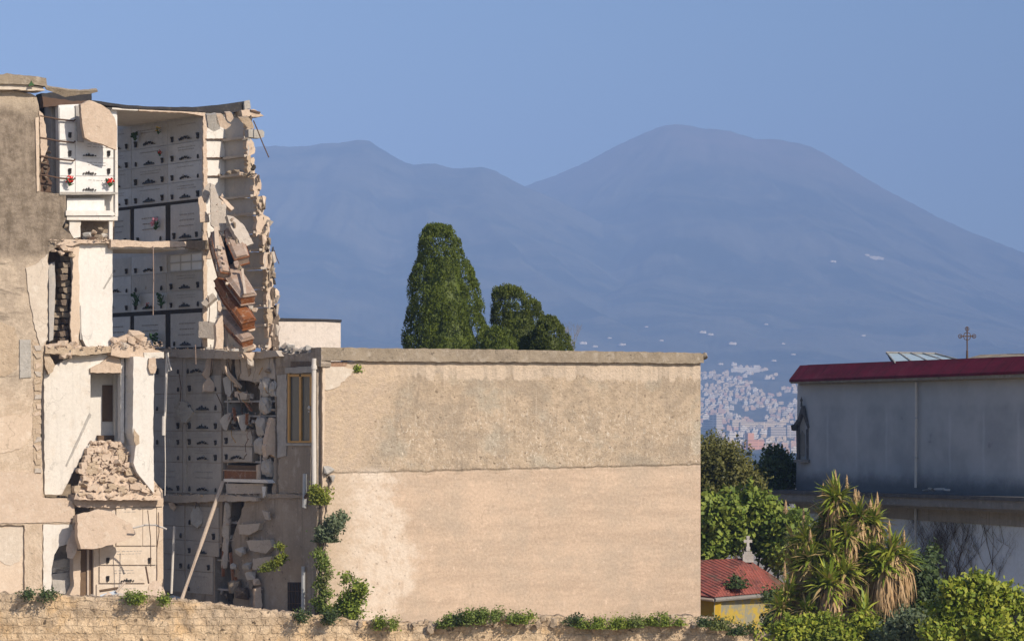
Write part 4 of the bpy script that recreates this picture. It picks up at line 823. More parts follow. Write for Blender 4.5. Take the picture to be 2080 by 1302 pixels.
slab('broken_slab', 'grey kite-shaped slab resting on the left niches of the third floor', 'broken slab', [(352, 832), (364, 812), (380, 818), (392, 836), (376, 858), (370, 858)], 102.6, (-.65, -.72, .2), .15, 'concrete', .6)
slab('broken_slab', 'grey lens-shaped slab hung under the third floor edge by the leaning pole', 'broken slab', [(387, 1045), (394, 1030), (404, 1028), (412, 1046), (410, 1062), (400, 1072), (388, 1062)], 102.2, (-.3, -.9, .2), .18, 'concrete', .6)
slab('broken_slab', 'small pale lump hung from the ledge end left of the lens-shaped slab', 'broken slab', [(342, 1022), (350, 1018), (358, 1030), (354, 1038), (346, 1032)], 102.8, (0, -.95, 0), .2, 'tan2', .6)
slab('broken_slab', 'kite-shaped tan slab standing on the open cells', 'broken slab', [(481, 846), (505, 838), (508, 850), (497, 876), (490, 874)], 101.2, (.1, -.95, .15), .12, 'dusty', .5)
slab('broken_slab', 'small tan slab tipped left beside the kite-shaped slab on the cells', 'broken slab', [(446, 854), (456, 842), (468, 838), (470, 848), (460, 874), (454, 872)], 101.3, (-.2, -.95, .15), .12, 'dusty', .5)
slab('broken_slab', 'long pale splinter sloping down above the open cells', 'broken slab', [(456, 742), (462, 745), (470, 760), (492, 784), (490, 788), (470, 770), (460, 756)], 101.3, (.3, -.9, .3), .15, 'tan2', .6)
slab('broken_slab', 'pale flap of cement above the brown coffin boards', 'broken slab', [(452, 768), (470, 762), (474, 790), (466, 806), (458, 800)], 101.4, (-.3, -.9, .1), .15, 'shell', .7)
slab('broken_slab', 'round-nosed grey slab lying deep in the open cells', 'broken slab', [(480, 802), (492, 796), (502, 800), (500, 812), (484, 812)], 101.2, (-.72, -.69, -.06), .15, 'dusty', .6)
slab('broken_slab', 'grey oblong cement panel between the two lower cell shelves', 'broken slab', [(484, 1066), (528, 1062), (524, 1076), (506, 1086), (486, 1084)], 100.9, (-.72, -.69, -.06), .2, 'dusty', .7)
slab('broken_slab', 'broad grey cement panel below the oblong one', 'broken slab', [(500, 1098), (548, 1096), (552, 1110), (540, 1124), (508, 1118)], 100.8, (-.72, -.69, -.06), .2, 'dusty', .7)
slab('broken_slab', 'grey shell of a cell bulging at the trailing creeper', 'broken slab', [(514, 1134), (552, 1130), (548, 1146), (530, 1158), (512, 1156)], 100.6, (-.72, -.69, -.06), .3, 'dusty', .7)
slab('broken_slab', 'white splinter hung below the open coffin ledge', 'broken slab', [(532, 988), (540, 988), (538, 1006), (534, 1012)], 100.4, (-.4, -.9, 0), .12, 'whiteclean', .3)
slab('broken_slab', 'small pale scrap on the brown plaster above the oblong panel', 'broken slab', [(532, 1036), (544, 1040), (546, 1056), (538, 1054)], 100.9, (-.72, -.69, -.06), .1, 'dusty', .4)
# cement shells bulging from the broken cells
def shell(c, r, ln, lab, m='shell', tilt=0.0):
    mb = MB(); R = random.Random(int(c.x*100)); ax = PD*1.0; n = 12; rings = []
    for j in range(5):
        o = c+ax*((j/4-.5)*ln); k = 1-.25*abs(j/4-.5)
        rings.append([mb.bm.verts.new(o+PN*(math.cos(a)*r*.55*k*R.uniform(.75, 1.15))+UP*(math.sin(a)*r*1.15*k*R.uniform(.8, 1.15)+tilt*(j-2)*.05)+PD*R.uniform(-.08, .08)) for a in [i*2*math.pi/n for i in range(n)]])
    for A_, B_ in zip(rings, rings[1:]):
        for i in range(n): mb.bm.faces.new((A_[i], A_[(i+1) % n], B_[(i+1) % n], B_[i]))
    mb.bm.faces.new(rings[0][::-1]); mb.bm.faces.new(rings[-1])
    return single('cement_shell', mb, M[m], lab, 'cement shell', None, None, False)
for x, y, r, ln, lab in ((541, 787, .33, .5, 'topmost rounded cement shell beside the tall window'), (540, 823, .30, .45, 'second rounded cement shell down beside the tall window'), (533, 866, .34, .5, 'pale rounded cement shell left of the torn tan edge'), (530, 905, .30, .5, 'cement shell just above the open coffin ledge'), (545, 950, .30, .5, 'bluish cement shell at the right end of the open coffin'), (556, 790, .26, .3, 'narrow dusty cement shell pressed against the window strip')):
    shell(PB.at(x, y, .02), r, ln, lab)
mb = MB()
for f, w in ((0, .3), (.3, .34), (.6, .26), (.85, .3)):
    mb.rock(PB.at(462-f*6, 1040+f*110, .1), w, .3, .85, 22, Matrix.Rotation(.1, 3, 'Y'))
bmesh.ops.remove_doubles(mb.bm, verts=mb.bm.verts, dist=.001)
single('broken_pillar', mb, M['dusty'], 'ragged hanging concrete pillar over the orange splinters on the ground floor', 'broken pillar')
for k, (x, y, s, m, lab) in enumerate(((503, 1150, .4, 'shell', 'grey lump under the hanging cement tongue'), (492, 1118, .5, 'shell', 'rounded grey tongue of cement hanging on the ground floor'), (510, 1170, .45, 'dusty', 'pale rock on the ground floor rubble above the bent post'), (520, 1182, .35, 'tan2', 'small tan rock above the bent post'), (478, 1190, .7, 'core', 'brown boulder at the foot of the hanging pillar'), (495, 1205, .6, 'brick', 'dark brown boulder beside the pale broken post'), (475, 1150, .3, 'shell', 'small bluish lump behind the orange splinters'))):
    single('rubble_rock', MB().rock(PB.at(x, y, .15), s, s*.8, s*.8, 20), M[m], lab, 'rock')
slab('broken_post', 'pale upright broken post at the foot of the open cells', 'broken post', [(517, 1196), (530, 1192), (533, 1232), (528, 1240), (519, 1238)], 100.6, (.3, -.9, 0), .3, 'tan2', .9)
for x0, y0, x1, y1, lab in ((455, 1118, 452, 1170, 'orange-brown splintered board left under the hanging pillar'), (468, 1122, 474, 1178, 'long orange-brown splintered board under the hanging pillar'), (478, 1172, 484, 1194, 'short orange-brown board end lying on the boulders'), (475, 828, 478, 855, 'orange-brown splinter hanging in the open cells'), (498, 818, 512, 834, 'rusty orange board across the open cells'), (503, 840, 500, 862, 'thin yellowish lath hanging in the open cells')):
    mb = MB(); a, b = PB.at(x0, y0, .16), PB.at(x1, y1, .2); d = (b-a); mb.box((a+b)/2, .11, .05, d.length, U, d.normalized()); single('splintered_board', mb, M['wood'], lab, 'board')
# coffins tumbled out of the cells
def coffin(p0, p1, Y0, Y1, w, h, m, lab, roll=0.0, box=1):
    a, b = P(p0[0], p0[1], Y0), P(p1[0], p1[1], Y1); ax = (b-a).normalized(); L = (b-a).length
    X = ax.cross(Vector((0, 0, 1))).normalized(); Z = X.cross(ax).normalized(); Rm = Matrix.Rotation(roll, 3, ax); X = Rm @ X; Z = Rm @ Z
    t = thing('coffin', lab, 'coffin', a-Z*h*.5, 'coffins slid out of the broken cells')
    def ring(y, prof): return [a+ax*y+X*x+Z*z for x, z in prof]
    def loft(secs):
        mb = MB(); rs_ = [[mb.bm.verts.new(p) for p in ring(y, pr)] for y, pr in secs]; n = len(rs_[0])
        for A_, B_ in zip(rs_, rs_[1:]):
            for i in range(n): mb.bm.faces.new((A_[i], A_[(i+1) % n], B_[(i+1) % n], B_[i]))
        mb.bm.faces.new(rs_[0][::-1]); mb.bm.faces.new(rs_[-1]); return mb
    def body(s): return [(-w*.42*s, -h/2), (w*.42*s, -h/2), (w*.5*s, h*.18), (-w*.5*s, h*.18)]
    def rim(s): return [(-w*.56*s, h*.18), (w*.56*s, h*.18), (w*.56*s, h*.27), (-w*.56*s, h*.27)]
    def lid(s): return [(-w*.52*s, h*.27), (w*.52*s, h*.27), (w*.34*s, h*.5), (-w*.34*s, h*.5)]
    sh_ = ((0, .8), (L*.35, 1.0), (L, .86))
    part('body', loft([(y, body(s)) for y, s in sh_]), M[m[0]], t)
    part('rim', loft([(y, rim(s)) for y, s in ((-.03, .8), (L*.35, 1.0), (L+.03, .86))]), M[m[1]], t)
    part('lid', loft([(y, lid(s)) for y, s in sh_]), M[m[2]], t)
    part('foot_plinth', loft([(y, [(-w*.48*s, -h/2-.05), (w*.48*s, -h/2-.05), (w*.48*s, -h/2), (-w*.48*s, -h/2)]) for y, s in ((-.02, .8), (L*.35, 1.0), (L+.04, .86))]), M[m[1]], t)
    for k in (.25, .7):
        for sgn in (-1, 1):
            mb = MB(); c = a+ax*(L*k)+X*(sgn*w*.5); mb.tube([c-ax*.12, c-ax*.1+X*sgn*.05, c+ax*.1+X*sgn*.05, c+ax*.12], .018, 5); part('handle', mb, M['bronze'], t)
    return t
WD = ('wood', 'wooddust', 'wooddust'); WW = ('wood', 'wood', 'wood'); DW = ('wooddust', 'wood', 'wooddust')
coffin((470, 470), (492, 528), 103.6, 102.4, .62, .42, DW, 'uppermost dusty brown coffin sticking out under the tilted pale slab', .35)
coffin((436, 478), (456, 558), 103.5, 102.2, .45, .4, DW, 'long thin dusty coffin on the left of the pile with a brown square end', -.2)
coffin((464, 548), (504, 606), 103.0, 101.6, .70, .46, WD, 'coffin with bright chestnut foot and dusty lid in the middle of the pile', .2)
coffin((448, 572), (505, 657), 103.2, 101.4, .62, .44, WW, 'chestnut coffin below the middle one with a torn pale lid', .3)
coffin((456, 640), (503, 694), 103.0, 101.5, .55, .40, WD, 'lowest dark brown coffin at the bottom of the tumbled pile', .3)
coffin((448, 500), (470, 548), 103.9, 103.0, .5, .4, ('brownwood', 'brownwood', 'tar'), 'dark coffin wedged deep behind the thin dusty one', 0)  # brown body with a near-black lid
for i, (x, y, sx, sy, lab) in enumerate(((500, 628, .55, .3, 'torn pale lid boards lying on the chestnut coffin'), (506, 668, .6, .3, 'pale cushion-like lump under the foot of the chestnut coffin'), (500, 684, .5, .3, 'dusty lump over the lowest coffin'), (496, 709, .4, .3, 'left pale rock under the coffin pile'), (511, 706, .35, .3, 'right white rock under the coffin pile'), (504, 722, .5, .35, 'big tan rock dangling below the coffin pile'), (508, 738, .3, .4, 'tan split rock at the very bottom of the coffin pile'), (517, 630, .25, .2, 'small pale chip at the right edge of the chestnut coffin'), (490, 722, .3, .25, 'small brown rock beside the big dangling tan rock'))):
    single('rubble_rock', MB().rock(P(x, y, 102.4), sx, .5, sy, 22, Matrix.Rotation(.15*(i % 3-1), 3, 'Y')), M['tan2' if i % 3 else 'dusty'], lab, 'rock')
for x0, y0, x1, y1, y_, w, lab in ((431, 462, 452, 552, 102.6, .16, 'long bare plank down the left side of the coffin pile'), (440, 474, 447, 520, 102.8, .1, 'short bare plank beside the long one on the pile'), (478, 548, 512, 596, 101.6, .09, 'thin dusty batten along the middle coffin'), (452, 655, 470, 712, 102.2, .06, 'thin grey rod hanging under the lowest coffin')):
    a, b = P(x0, y0, y_+.6), P(x1, y1, y_-.3); d = b-a; single('plank', MB().box((a+b)/2, w, .05, d.length, (1, .2, 0), d.normalized()), M['plank'], lab, 'plank')
# coffin left in its opened niche
t = thing('coffin', 'brown coffin still lying in its opened niche above the pale ledge', 'coffin', PB.at(495, 974, -.3), 'coffins slid out of the broken cells')
mb = MB(); flat(mb, tb(523), tb(458), zb(973, 490), zb(955, 490), .05, .5); part('body', mb, M['wood'], t)
mb = MB(); flat(mb, tb(521), tb(460), zb(954.8, 490), zb(945, 490), .0, .4); part('lid', mb, M['brownwood'], t)
mb = MB(); flat(mb, tb(524), tb(457), zb(956.5, 490), zb(954, 490), .09, .1); part('rim', mb, M['wooddust'], t)
single('niche_ledge', MB().poly(PB, [(454, 972), (540, 974), (546, 981), (454, 978)], .3, .7), M['whiteclean'], 'pale ledge sticking out under the coffin in its opened niche', 'ledge')
slab('marble_slab', 'upright broken marble edge at the right of the opened niche', 'marble slab', [(523, 944), (530, 942), (529, 972), (523, 974)], 101.0, (.3, -.9, 0), .2, 'tan2', .5)
slab('marble_slab', 'brown and grey cracked slab under the pale niche ledge', 'marble slab', [(458, 982), (535, 982), (537, 1002), (460, 1003)], 101.6, (-.72, -.69, 0), .15, 'dusty', .5)
# poles, pipes, wires
def rod(name, pts, r, m, lab, cat, r1=None): return single(name, MB().tube(pts, r, 8, r1), M[m], lab, cat)
rod('leaning_pole', [P(369, 1217, 102.6), P(411, 1098, 103.4), P(453, 978, 104.2)], .075, 'plank', 'long bare pole leaning from the ground against the opened niche', 'pole')
rod('thin_post', [P(348, 1205, 105.6), P(354, 1068, 105.9)], .05, 'pipe', 'thin upright pale post standing left of the leaning pole', 'post')
rod('broken_pipe', [P(339, 718, 104.4), P(337, 790, 104.4), P(335, 850, 104.4)], .045, 'pipe', 'white pipe hanging free in front of the third floor niches', 'pipe')
rod('broken_pipe', [P(333, 845, 104.35), P(332.5, 884, 104.35)], .075, 'pipe', 'thicker short pipe sleeve hanging below the white pipe', 'pipe')
rod('hanging_wire', [P(335, 884, 104.4), P(336, 950, 104.4), P(335, 1006, 104.4)], .018, 'pipe', 'pale wire dangling under the pipe sleeve', 'wire')
rod('hanging_wire', [P(311, 500, 104.5), P(312, 560, 104.5), P(311, 640, 104.5)], .018, 'rope', 'reddish wire hanging across the second floor niches', 'wire')
rod('hanging_wire', [P(397, 700, 105.4), P(398, 740, 105.4)], .015, 'rope', 'short wire hanging below the second floor slab', 'wire')
rod('metal_hook', [P(341, 716, 104.3), P(343, 735, 104.3), P(348, 752, 104.3), P(342, 754, 104.3), P(341, 738, 104.3)], .03, 'pipe', 'bent pale strip hanging beside the top of the white pipe', 'strip')
rod('reinforcing_bar', [P(515, 246, 103.2), P(522, 262, 103), P(533, 290, 102.8), P(546, 320, 102.6)], .022, 'rust', 'thin bent steel bar sticking out into the sky below the roof end', 'steel bar')
rod('reinforcing_bar', [P(557, 508, 102), P(561, 522, 102), P(567, 536, 102)], .014, 'rust', 'tiny bent steel bar sticking out halfway down the broken edge', 'steel bar')
rod('reinforcing_bar', [P(270, 1072, 102.6), P(296, 1066, 102.6), P(316, 1066, 102.5), P(338, 1074, 102.3)], .035, 'pipe', 'pale bent bar sticking out right from the ground floor niches', 'steel bar')
dp = thing('downpipe', 'pale vertical downpipe beside the tall window with a bend at its foot', 'downpipe', PB.at(633, 1020, .12))
part('upper_pipe', MB().tube([PB.at(638, 728, .14), PB.at(637, 830, .14), PB.at(638, 985, .14)], .085, 10), M['pipe'], dp)
part('elbow', MB().tube([PB.at(638, 985, .14), PB.at(637, 991, .15), PB.at(622, 1006, .15), PB.at(619, 1012, .14)], .06, 10), M['rust'], dp)
part('lower_pipe', MB().tube([PB.at(619, 958+50, .13), PB.at(618, 1030, .13), PB.at(617.5, 960+55, .13)], .085, 10), M['zinc'], dp)
part('collar', MB().tube([PB.at(638, 742, .14), PB.at(638, 750, .14)], .11, 10), M['pipe'], dp)
rod('downpipe', [PB.at(619, 962, .12), PB.at(618.5, 1010, .12)], .075, 'zinc', 'short grey zinc pipe length below the bend of the pale downpipe', 'downpipe')
rod('downpipe', [PB.at(616, 1150, .13), PB.at(615.5, 1255, .13)], .075, 'zinc', 'lowest grey pipe standing at the iron gate', 'downpipe')
single('wall_tap', MB().lathe([(.03, 0), (.06, .04), (.06, .1), (.02, .14)], PB.at(628, 832, .12), 8).box(PB.at(628, 836, .1), .05, .2, .05), M['pipe'], 'tiny white wall tap at the right edge of the tall window', 'tap')
for x0, y0, x1, y1, Y_, lab in ((428, 700, 427, 765, 101.8, 'rusty bar from the slab edge down to the lowest triangular slab'), (420, 470, 424, 520, 102.6, 'rusty bar behind the fragment beside the vent window'), (364, 760, 366, 815, 102.5, 'thin bar above the grey kite-shaped slab'), (484, 800, 492, 845, 101.2, 'rusty bar holding the kite-shaped tan slab'), (440, 800, 455, 846, 101.3, 'rusty bar holding the small slab tipped beside the kite'), (422, 600, 424, 656, 102.1, 'bent bar over the square hanging slab'), (396, 1010, 396, 1034, 102.2, 'short bar holding the lens-shaped slab'), (463, 735, 470, 800, 101.3, 'wire hanging through the open cells'), (300, 1036, 306, 1150, 102.4, 'thin cable hanging over the dusty ground floor niches'), (322, 1040, 318, 1120, 102.4, 'second thin cable at the corner of the ground floor niches')):
    Y_ = max(Y_, PB.at((x0+x1)/2, y0).y-.3) if x0 > 340 else Y_
    a, b = P(x0, y0, Y_), P(x1, y1, Y_); rod('reinforcing_bar', [a, (a+b)/2+Vector((.06, -.04, 0)), b], .016, 'rust', lab, 'steel bar')
# debris at the foot of the left building
slab('metal_sheet', 'small bluish metal sheet lying on the rubble below the niches', 'metal sheet', [(203, 1208), (236, 1198), (240, 1204), (206, 1214)], 101.8, (0, -.7, .7), .04, 'bluecloth', .3)
slab('metal_sheet', 'long bluish white sheet lying at the foot of the leaning pole', 'metal sheet', [(336, 1212), (352, 1208), (392, 1220), (384, 1226), (340, 1218)], 101.6, (0, -.6, .8), .04, 'bluecloth', .3)
rod('wooden_stick', [P(236, 1202, 101.8), P(254, 1182, 102)], .05, 'plank', 'short thick stick standing on the rubble below the niches', 'stick')
rod('wooden_stick', [P(202, 1200, 101.9), P(240, 1194, 101.9)], .05, 'brownwood', 'brown board edge lying above the small metal sheet', 'board')
rod('wooden_stick', [P(296, 1150, 102.6), P(302, 1184, 102.3)], .035, 'rust', 'dark stick leaning on the patterned cloth bundle', 'stick')
slab('cloth_bundle', 'reddish patterned cloth bundle slumped at the corner of the ground floor', 'cloth', [(298, 1206), (304, 1184), (316, 1178), (328, 1186), (337, 1206), (326, 1212), (306, 1212)], 102.2, (.2, -.9, .3), .4, 'tan2', 1.0)
for k, (x, y, s) in enumerate(((212, 1212, .3), (224, 1210, .35), (246, 1210, .3), (262, 1211, .35), (190, 1212, .3), (276, 1211, .25), (120, 1206, .35), (96, 1206, .3), (60, 1204, .35), (44, 1202, .25))):
    o = single('rubble_rock', MB().rock(P(x, y, 101.6), s, s, s*.7), M['tan2' if k % 2 else 'dusty'], 'tan rubble stone lying along the foot of the left building just above the foreground wall', 'rock', 'rubble stones at the foot of the left building')
# flowers on the niches
def bouquet(name, lab, c, X, Nn, col, s=1.0, stem=1):
    t = thing(name, lab, 'flowers', c-UP*.15*s); R = random.Random(int(c.x*77+c.z*31)); mb = MB()
    for _ in range(9): mb.rock(c+X*R.uniform(-.12, .12)*s+Nn*R.uniform(.05, .2)*s+UP*R.uniform(.0, .22)*s, .1*s, .1*s, .09*s, 10)
    part('blossoms', mb, M[col], t); mb = MB()
    for _ in range(12 if stem else 4):
        a = c-UP*.12*s+Nn*.08; b = c+X*R.uniform(-.2, .2)*s+UP*R.uniform(-.1, .2)*s+Nn*R.uniform(.02, .18); mb.tube([a, (a+b)/2+Nn*.02, b], .03*s, 4, .012*s)
    part('leaves', mb, M['stem'], t); return t
bouquet('flower_bouquet', 'red flowers at the left end of the sunlit white niche front', PA.at(139, 371, .05), U, N, 'red', 1.0)
bouquet('flower_bouquet', 'red flowers at the right end of the sunlit white niche front', PA.at(222, 372, .05), U, N, 'red', 1.05)
bouquet('flower_bouquet', 'pink and yellow flowers on the large square plate of the first gallery', PB.at(320, 458, .08), -PD, PN, 'pink', 1.3)
bouquet('flower_bouquet', 'dark red flowers by the second row of the upper niches', PB.at(329, 313, .08), -PD, PN, 'red', .7)
bouquet('flower_bouquet', 'faded yellow flowers on the topmost niche row', PB.at(325, 268, .08), -PD, PN, 'yellowpetal', .8)
bouquet('flower_bouquet', 'dark bunch of leaves on the left of the top niche row', PB.at(278, 278, .08), -PD, PN, 'stem', 1.2)
bouquet('flower_bouquet', 'dark green spray on the third niche row of the second gallery', PB.at(281, 612, .08), -PD, PN, 'stem', 1.4)
bouquet('flower_bouquet', 'dark red withered bunch beside the hanging wire', PB.at(303, 622, .08), -PD, PN, 'red', .6)
bouquet('flower_bouquet', 'green spray right of the hanging wire', PB.at(331, 612, .08), -PD, PN, 'stem', 1.3)
bouquet('flower_bouquet', 'grey-green dried bunch on the large plate behind the rubble heap', PB.at(320, 690, .1), -PD, PN, 'stem', 1.5)
# ------------------------------------------------------------------ shaded building with the red metal eave
rb = thing('red_roofed_building', 'shaded blue-grey building with a dark red metal eave and a jutting ledge', 'building', PR.at(1850, 1260))
RD = Vector((.396, -.918, 0)).normalized()
M['bluewall'] = None
def grey_wall():
    t = NT('streaked_grey_wall'); s = t.vec('DOT_PRODUCT', t.vec('SUBTRACT', t.pos, tuple(PR.p)), tuple(RD)); sx = t.n('ShaderNodeSeparateXYZ'); t.put(sx.inputs[0], t.pos); z = sx.outputs[2]
    cv = t.n('ShaderNodeCombineXYZ'); t.put(cv.inputs[0], s); t.put(cv.inputs[1], z); q = cv.outputs[0]
    col = t.mix(t.step(t.noise(.5, 5, .6, q), .35, .65), (.435, .435, .44), (.345, .35, .36))
    # pale vertical joints of the panels behind the render
    ping = t.math('PINGPONG', t.math('ADD', s, t.math('MULTIPLY', t.math('SUBTRACT', t.noise(.8, 3, .5, q), .5), .3)), 1.33)
    j = t.math('MULTIPLY', t.step(ping, .16, .02), t.math('MULTIPLY', t.step(z, 4.7, 5.2), t.step(z, 8.0, 7.3)))
    col = t.mix(t.math('MULTIPLY', j, .38), col, (.52, .53, .54))
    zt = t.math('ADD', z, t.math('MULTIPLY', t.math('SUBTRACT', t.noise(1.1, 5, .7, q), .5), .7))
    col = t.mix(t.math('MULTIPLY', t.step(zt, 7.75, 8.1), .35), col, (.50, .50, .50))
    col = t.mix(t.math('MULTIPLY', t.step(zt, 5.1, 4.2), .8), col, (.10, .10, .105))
    blot = t.step(t.noise(1.0, 4, .6, q, ), .68, .74); col = t.mix(t.math('MULTIPLY', blot, .5), col, (.20, .205, .21))
    f = t.noise(8, 5, .7, q); col = t.mix(.5, col, t.mix(1.0, col, t.mix(f, (.75, .75, .75), (1.25, 1.25, 1.25)), 'MULTIPLY')); t.bump(f, .3, .03)
    return t.done(col, .9, .2)
M['bluewall'] = grey_wall()
def R_(name, pts, out, th, m, rag=0.0, step=9.0): return part(name, MB().poly(PR, pts, out, th, rag, step), M[m] if isinstance(m, str) else m, rb)
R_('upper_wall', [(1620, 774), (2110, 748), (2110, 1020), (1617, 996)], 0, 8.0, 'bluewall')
M['redroof'] = rough_mat('dark_red_metal', (.150, .009, .022), (.115, .008, .017), (.18, .012, .028), .8, .1, .3, 7, 0, .75, .02, .1)
def eave_mat():
    t = NT('sheet_metal_eave'); s = t.vec('DOT_PRODUCT', t.vec('SUBTRACT', t.pos, tuple(PR.p)), tuple(RD)); n = t.noise(1.3, 6, .7); f = t.noise(9, 5, .75)
    col = t.mix(t.step(n, .4, .62), (.155, .010, .024), (.105, .010, .018)); col = t.mix(t.math('MULTIPLY', t.step(f, .58, .68), .6), col, (.20, .06, .05)); col = t.mix(t.math('MULTIPLY', t.step(t.noise(.5, 5, .7), .52, .68), .45), col, (.17, .045, .05))
    j = t.step(t.math('ABSOLUTE', t.math('SUBTRACT', t.math('FRACT', t.math('DIVIDE', s, 1.75)), .5)), .018, .008); col = t.mix(t.math('MULTIPLY', j, .7), col, (.03, .005, .008))
    t.bump(t.math('ADD', t.math('MULTIPLY', f, .4), t.math('MULTIPLY', j, -.6)), .4, .03); return t.done(col, .7, .12)
mb = MB()
a, b = [PR.at(1625, 742, -.1), PR.at(2110, 722.5, -.1)], [PR.at(1603, 771, .55), PR.at(2110, 752.5, .55)]
a0 = PR.at(1628, 742, -.1)
mb.bm.faces.new([mb.bm.verts.new(p) for p in (b[0], b[1], a[1], a[0])])
dn = Vector((0, 0, -.12)); mb.prism([b[0], b[1], a[1], a[0]], dn); mb.bm.faces.remove(list(mb.bm.faces)[0])
part('red_eave', mb, eave_mat(), rb)
R_('roof_deck', [(1640, 741), (2110, 722), (2110, 726), (1640, 745)], -.12, 7.5, 'tar')
R_('fascia', [(1604, 772), (2110, 753.5), (2110, 766), (1606, 779)], .52, .55, 'coping')
R_('gutter_line', [(1622, 780), (2110, 766), (2110, 769), (1622, 783)], .06, .07, 'concrete')
M['ledgetop'] = rough_mat('dark_concrete', (.115, .11, .108), (.075, .072, .072), (.20, .19, .18), .9, .7, .2, 8, .3)
M['ledge'] = rough_mat('grey_damp_ledge', (.24, .225, .205), (.175, .165, .155), (.31, .29, .27), 1.0, .7, .5, 8, .3)
l0, l1 = PR.at(1552, 1001, 1.3), PR.at(2110, 1019, 1.3)
mb = MB(); back = -PR.n*3.0; mb.prism([l0, l1, l1+back, l0+back], UP*.16); part('ledge_top', mb, M['ledgetop'], rb)
mb = MB(); d = (l1-l0).normalized(); mb.prism([l0+d*.2+PR.n*-.08, l1+PR.n*-.08, l1+back, l0+d*.2+back], UP*-.36); part('ledge', mb, M['ledge'], rb)
mb = MB(); mb.prism([l0+d*.4+PR.n*-.28-UP*.361, l1+PR.n*-.28-UP*.361, l1+back-UP*.361, l0+d*.4+back-UP*.361], UP*-.12); part('ledge_moulding', mb, M['ledge'], rb)
for x, y, w in ((1892, 994, .5), (1910, 993, .6), (1925, 995, .35), (1880, 996, .25)):
    part('ledge_debris', MB().rock(PR.at(x, y, .6), w, .3, .12), M['shell'], rb)
R_('lower_beam', [(1615, 1000), (2110, 1012), (2110, 1072), (1615, 1040)], .12, .6, rough_mat('stained_beam', (.30, .28, .25), (.20, .19, .175), (.36, .33, .30), .7, .5, .8, 8, .3))
R_('lower_wall', [(1615, 1035), (2110, 1060), (2110, 1330), (1615, 1330)], 0, 7.5, rough_mat('pale_lower_wall', (.62, .68, .76), (.56, .62, .70), (.50, .53, .57), .5, .4, .5, 8, .2))
R_('gap_shade_panel', [(1960, 1196), (2110, 1210), (2110, 1330), (1960, 1330)], .05, .1, 'ledgetop', 1, 8)  # dark panel in place of the gap below the wall, shade as colour
pp = part('downpipe', MB().tube([PR.at(1861, 776, .12), PR.at(1861, 850, .12), PR.at(1860, 990, .12)], .062, 10), M['pipe'], rb)
part('pipe_bracket', MB().lathe([(.09, 0), (.09, .06)], PR.at(1861, 850, .12), 10).lathe([(.09, 0), (.09, .06)], PR.at(1861, 930, .12), 10), M['zinc'], pp)
part('downpipe', MB().tube([PR.at(1860, 1026, .2), PR.at(1860, 1080, .2), PR.at(1860, 1170, .2)], .062, 10), M['zinc'], rb)
# roof light and tiled hump on the roof
sk = part('skylight', MB().prism([P(1801, 717, 127.5), P(1900, 719, 126.5), P(1962, 736, 122), P(1818, 737, 124)], Vector((0, 0, -.06))), plain('skylight_panes', (.42, .50, .50), .25, .6, 0, .15, 2), rb)
mb = MB()
for f in (0, .25, .5, .75, 1):
    p0 = P(1801+99*f, 717+2*f, 127.5-f); p1 = P(1818+144*f, 737-f, 124-2*f); mb.tube([p0+UP*.03, p1+UP*.03], .035, 5)
mb.tube([P(1800, 716.5, 127.5), P(1902, 718.5, 126.5)], .07, 6); part('glazing_bars', mb, M['concrete'], sk)
part('skylight_cheek', MB().prism([P(1801, 718, 127.5), P(1818, 737.5, 124), P(1815, 742, 124.2), P(1806, 728, 126.5)], RD*.1), M['tar'], sk)
part('roof_hump', MB().prism([P(1990, 735, 121), P(2050, 718.5, 122), P(2120, 717, 120.5), P(2120, 735, 119.5)], V*2), M['coping'], rb)
part('hump_edge', MB().prism([P(2049, 719, 121.9), P(2120, 717, 120.4), P(2120, 725, 120.4), P(2052, 727, 121.9)], RD*.001+PR.n*.12), M['cream'], rb)
cr = thing('iron_cross', 'ornate wrought iron cross standing on the red-edged roof', 'cross', P(1964.5, 735, 124))
def X_(px, py): return P(px, py, 124)
mb = MB(); mb.tube([X_(1964.5, 738), X_(1964.5, 712)], .055, 8, .045); mb.tube([X_(1964.5, 712), X_(1964.5, 664)], .03, 6); mb.lathe([(.09, 0), (.09, .05), (.05, .1)], X_(1964.5, 733), 8); part('shaft', mb, M['rust'], cr)
mb = MB(); mb.tube([X_(1950, 683), X_(1980, 683)], .03, 6)
part('arms', mb, M['rust'], cr)
mb = MB()
def ring(c, r):
    mb.tube([c+Vector((math.cos(a)*r, 0, math.sin(a)*r)) for a in [k*math.pi/5 for k in range(11)]], .02, 5)
for x, y in ((1950.5, 683), (1978.5, 683), (1964.5, 668)): ring(X_(x, y), .085); mb.lathe([(.0, 0), (.04, .04), (0, .08)], X_(x, y+2), 6)
for sx in (-1, 1):
    for sy in (-1, 1): mb.tube([X_(1964.5, 683+sy*8), X_(1964.5+sx*5, 683+sy*6), X_(1964.5+sx*8, 683)], .018, 5)
part('scroll_ornament', mb, M['rust'], cr)
for x in (1646, 1647):
    pass
